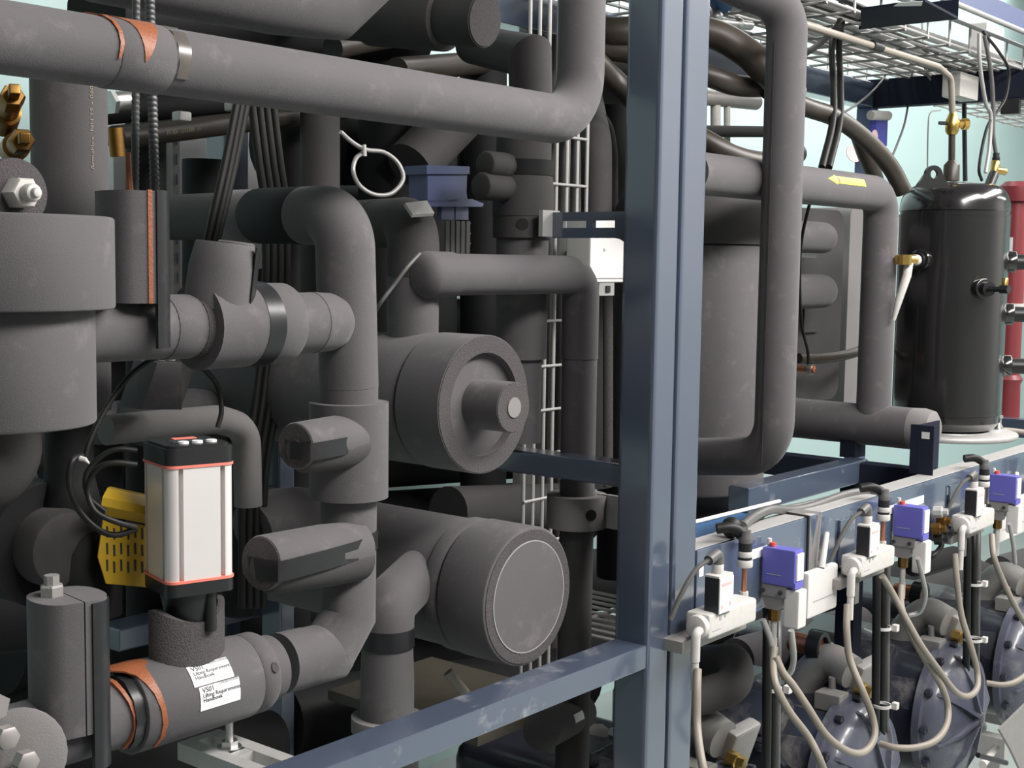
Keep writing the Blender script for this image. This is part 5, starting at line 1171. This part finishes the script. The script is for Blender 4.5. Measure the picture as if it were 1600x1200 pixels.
# ================================================================== dark pipework deep in the first frame; black rows added to keep it dark
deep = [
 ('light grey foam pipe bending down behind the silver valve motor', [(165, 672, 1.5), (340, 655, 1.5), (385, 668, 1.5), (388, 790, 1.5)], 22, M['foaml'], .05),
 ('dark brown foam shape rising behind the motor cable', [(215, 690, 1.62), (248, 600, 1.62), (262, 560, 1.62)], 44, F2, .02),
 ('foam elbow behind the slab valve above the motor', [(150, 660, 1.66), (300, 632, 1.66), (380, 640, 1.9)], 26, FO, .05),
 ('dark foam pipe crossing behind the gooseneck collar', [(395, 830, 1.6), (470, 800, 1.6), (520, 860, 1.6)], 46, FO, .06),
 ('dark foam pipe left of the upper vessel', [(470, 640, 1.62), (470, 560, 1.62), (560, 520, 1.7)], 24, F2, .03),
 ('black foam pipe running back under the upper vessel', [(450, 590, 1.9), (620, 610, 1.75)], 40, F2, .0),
 ('black foam upright added to darken the depth behind the motor, left one', [(320, 250, 2.03), (320, 1000, 2.03)], 34, FB, 0),
 ('black foam upright added to darken the depth behind the motor, right one', [(410, 420, 2.03), (410, 1000, 2.03)], 34, FB, 0),
 ('black foam upright added to darken the depth, far behind the gooseneck', [(455, 120, 2.03), (455, 1000, 2.03)], 30, FB, 0),
 ('black foam upright added to darken the depth, far behind the riser', [(600, 100, 2.03), (600, 700, 2.03)], 40, FB, 0),
 ('black foam upright added to darken the depth, far behind the blue transmitter', [(670, 100, 2.03), (670, 600, 2.03)], 44, FB, 0),
 ('black foam upright added to darken the depth, far behind the stepped pipe', [(755, 90, 2.03), (755, 800, 2.03)], 36, FB, 0),
 ('black foam upright added to darken the depth, far left of the hanging cables', [(228, 120, 1.9), (228, 1000, 1.9)], 30, FB, 0),
 ('long black foam pipe added to darken the depth, far behind at transmitter height', [(440, 330, 2.36), (900, 335, 2.36)], 42, FB, 0),
 ('long black foam pipe added to darken the depth, far behind below the transmitter', [(440, 420, 2.36), (860, 425, 2.36)], 36, FB, 0),
 ('long black foam pipe added to darken the depth, far behind at upper vessel height', [(100, 520, 2.36), (860, 500, 2.36)], 34, FB, 0),
 ('long black foam pipe added to darken the depth, far behind under the collar', [(100, 720, 2.36), (860, 690, 2.36)], 54, FB, 0),
 ('long black foam pipe added to darken the depth, far behind above the lower vessel', [(100, 600, 2.36), (860, 590, 2.36)], 38, FB, 0),
 ('long black foam pipe added to darken the depth, far behind at lower vessel height', [(60, 880, 2.36), (900, 800, 2.36)], 52, FB, 0),
 ('long black foam pipe added to darken the depth, far behind low down', [(0, 1010, 2.36), (940, 905, 2.36)], 48, FB, 0),
 ('lowest long black foam pipe added to darken the depth, far behind', [(0, 1120, 2.36), (940, 1000, 2.36)], 44, FB, 0),
 ('black foam pipe added to darken the depth, far behind the looped white tube', [(430, 225, 2.2), (880, 240, 2.2)], 50, FB, 0),
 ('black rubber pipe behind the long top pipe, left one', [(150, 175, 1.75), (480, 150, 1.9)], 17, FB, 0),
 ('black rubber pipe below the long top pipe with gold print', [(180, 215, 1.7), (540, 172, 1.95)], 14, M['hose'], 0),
 ('black pipe added to darken the depth, high behind the fat elbow', [(150, 20, 1.9), (640, 60, 2.1)], 44, FB, 0),
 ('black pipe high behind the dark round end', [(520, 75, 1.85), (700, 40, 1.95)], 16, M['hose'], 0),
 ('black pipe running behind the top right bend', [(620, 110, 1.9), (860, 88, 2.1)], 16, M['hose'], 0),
 ('black upper rear pipe added to darken the depth near the top edge', [(540, 20, 2.2), (860, 40, 2.2)], 26, FB, 0),
 ('black foam pipe added to darken the shade left of the yellow tag', [(150, 690, 1.7), (150, 960, 1.7)], 40, FB, 0),
 ('black foam pipe added to darken the shade right of the motor', [(380, 690, 1.75), (372, 960, 1.75)], 24, FB, 0),
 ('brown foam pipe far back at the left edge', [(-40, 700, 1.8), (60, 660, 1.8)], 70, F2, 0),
 ('black foam pipe added to darken the depth, far back at the lower left edge', [(-40, 960, 1.75), (130, 950, 1.75)], 60, FB, 0),
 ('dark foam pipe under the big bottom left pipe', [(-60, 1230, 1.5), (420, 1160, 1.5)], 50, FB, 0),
 ('dark foam pipe added to darken the depth, low behind the lower vessel foot', [(430, 1130, 1.8), (900, 1060, 1.8)], 50, FB, 0),
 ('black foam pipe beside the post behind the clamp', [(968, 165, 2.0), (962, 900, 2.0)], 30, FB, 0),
 ('black foam pipe added to darken the gap, crossing behind the hoses left of the post', [(880, 125, 2.15), (1010, 135, 2.15)], 42, FB, 0),
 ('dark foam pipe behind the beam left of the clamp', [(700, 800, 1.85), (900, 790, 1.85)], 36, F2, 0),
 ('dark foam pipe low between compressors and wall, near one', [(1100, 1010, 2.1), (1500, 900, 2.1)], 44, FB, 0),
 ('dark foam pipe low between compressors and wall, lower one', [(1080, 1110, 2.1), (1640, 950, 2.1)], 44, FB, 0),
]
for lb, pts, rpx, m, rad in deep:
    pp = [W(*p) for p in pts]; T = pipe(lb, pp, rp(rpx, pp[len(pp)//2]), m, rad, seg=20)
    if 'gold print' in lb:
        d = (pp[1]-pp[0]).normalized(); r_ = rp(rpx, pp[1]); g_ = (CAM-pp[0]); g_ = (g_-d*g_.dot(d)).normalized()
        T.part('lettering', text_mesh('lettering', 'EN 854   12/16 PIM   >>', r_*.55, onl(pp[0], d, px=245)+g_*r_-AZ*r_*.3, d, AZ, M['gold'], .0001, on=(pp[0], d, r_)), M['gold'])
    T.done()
def gold(body, size, px, py, Y, pw):
    o = text_mesh('lettering', body, size, W(px, py, Y), (W(px+20, py-pw*20, Y)-W(px, py, Y)), AZ, M['gold'])
    return o
T = Thing('pipe_coupling', 'chrome pipe coupling tucked under the long top pipe at the upper left', 'coupling')
p = W(188, 158, 1.5)
T.part('body', MB().cyl(W(172, 160, 1.5), W(204, 156, 1.5), rp(16, p), 22, .003), M['steel']); T.part('nut', MB().lathe(W(170, 160, 1.5), W(204, 156, 1.5)-W(172, 160, 1.5), [(0, rp(20, p)), (.006, rp(20, p))], 6), M['steel'])
T.part('tail', MB().cyl(W(180, 200, 1.52), W(184, 245, 1.52), rp(12, p), 18), M['brassd']); T.done()
for k, (px, py) in enumerate(((284, 182), (365, 167))):
    q = W(px, py, 1.62); solo('pipe_clip', ('pale metal clip under the long top pipe, left of the slanting cables', 'pale metal clip under the long top pipe behind the slanting cables')[k], 'clip', MB().box(q, (.022, .02, .014), None, .003), M['zinc'])
T = Thing('capped_valve', 'foam block with two cream screw heads behind the motor cable', 'valve')
T.part('block', MB().prism([W(222, 640, 1.42), W(246, 566, 1.42), W(284, 566, 1.42), W(284, 640, 1.42)], (0, .05, 0)), M['foam'])
for px in (250, 266): T.part('screw_head', MB().cyl(W(px, 564, 1.44), W(px, 553, 1.44), .007, 14, .002), M['ivory'], 'cream screw head')
T.done()
# pale cabinet and slotted channel seen through the gaps at the back
T = Thing('cabinet', 'pale cabinet with slotted channel seen through the gaps at the rear', 'cabinet')
q0, q1 = W(180, 480, 2.6), W(420, 200, 2.6)
T.part('door', MB().bxx((q0.x, 2.6, 0), (q1.x, 2.75, q1.z), .004), M['label'])
qa, qb = W(276, 470, 2.55), W(286, 360, 2.55)
T.part('slotted_channel', MB().bxx((qa.x, 2.56, 0), (qb.x, 2.6, q1.z)), M['zinc'])
for i in range(16): T.part('slot', MB().bxx((qa.x+.01, 2.557, qa.z-.05+.045*i), (qb.x-.01, 2.56, qa.z-.025+.045*i)), M['btx'])
T.done()
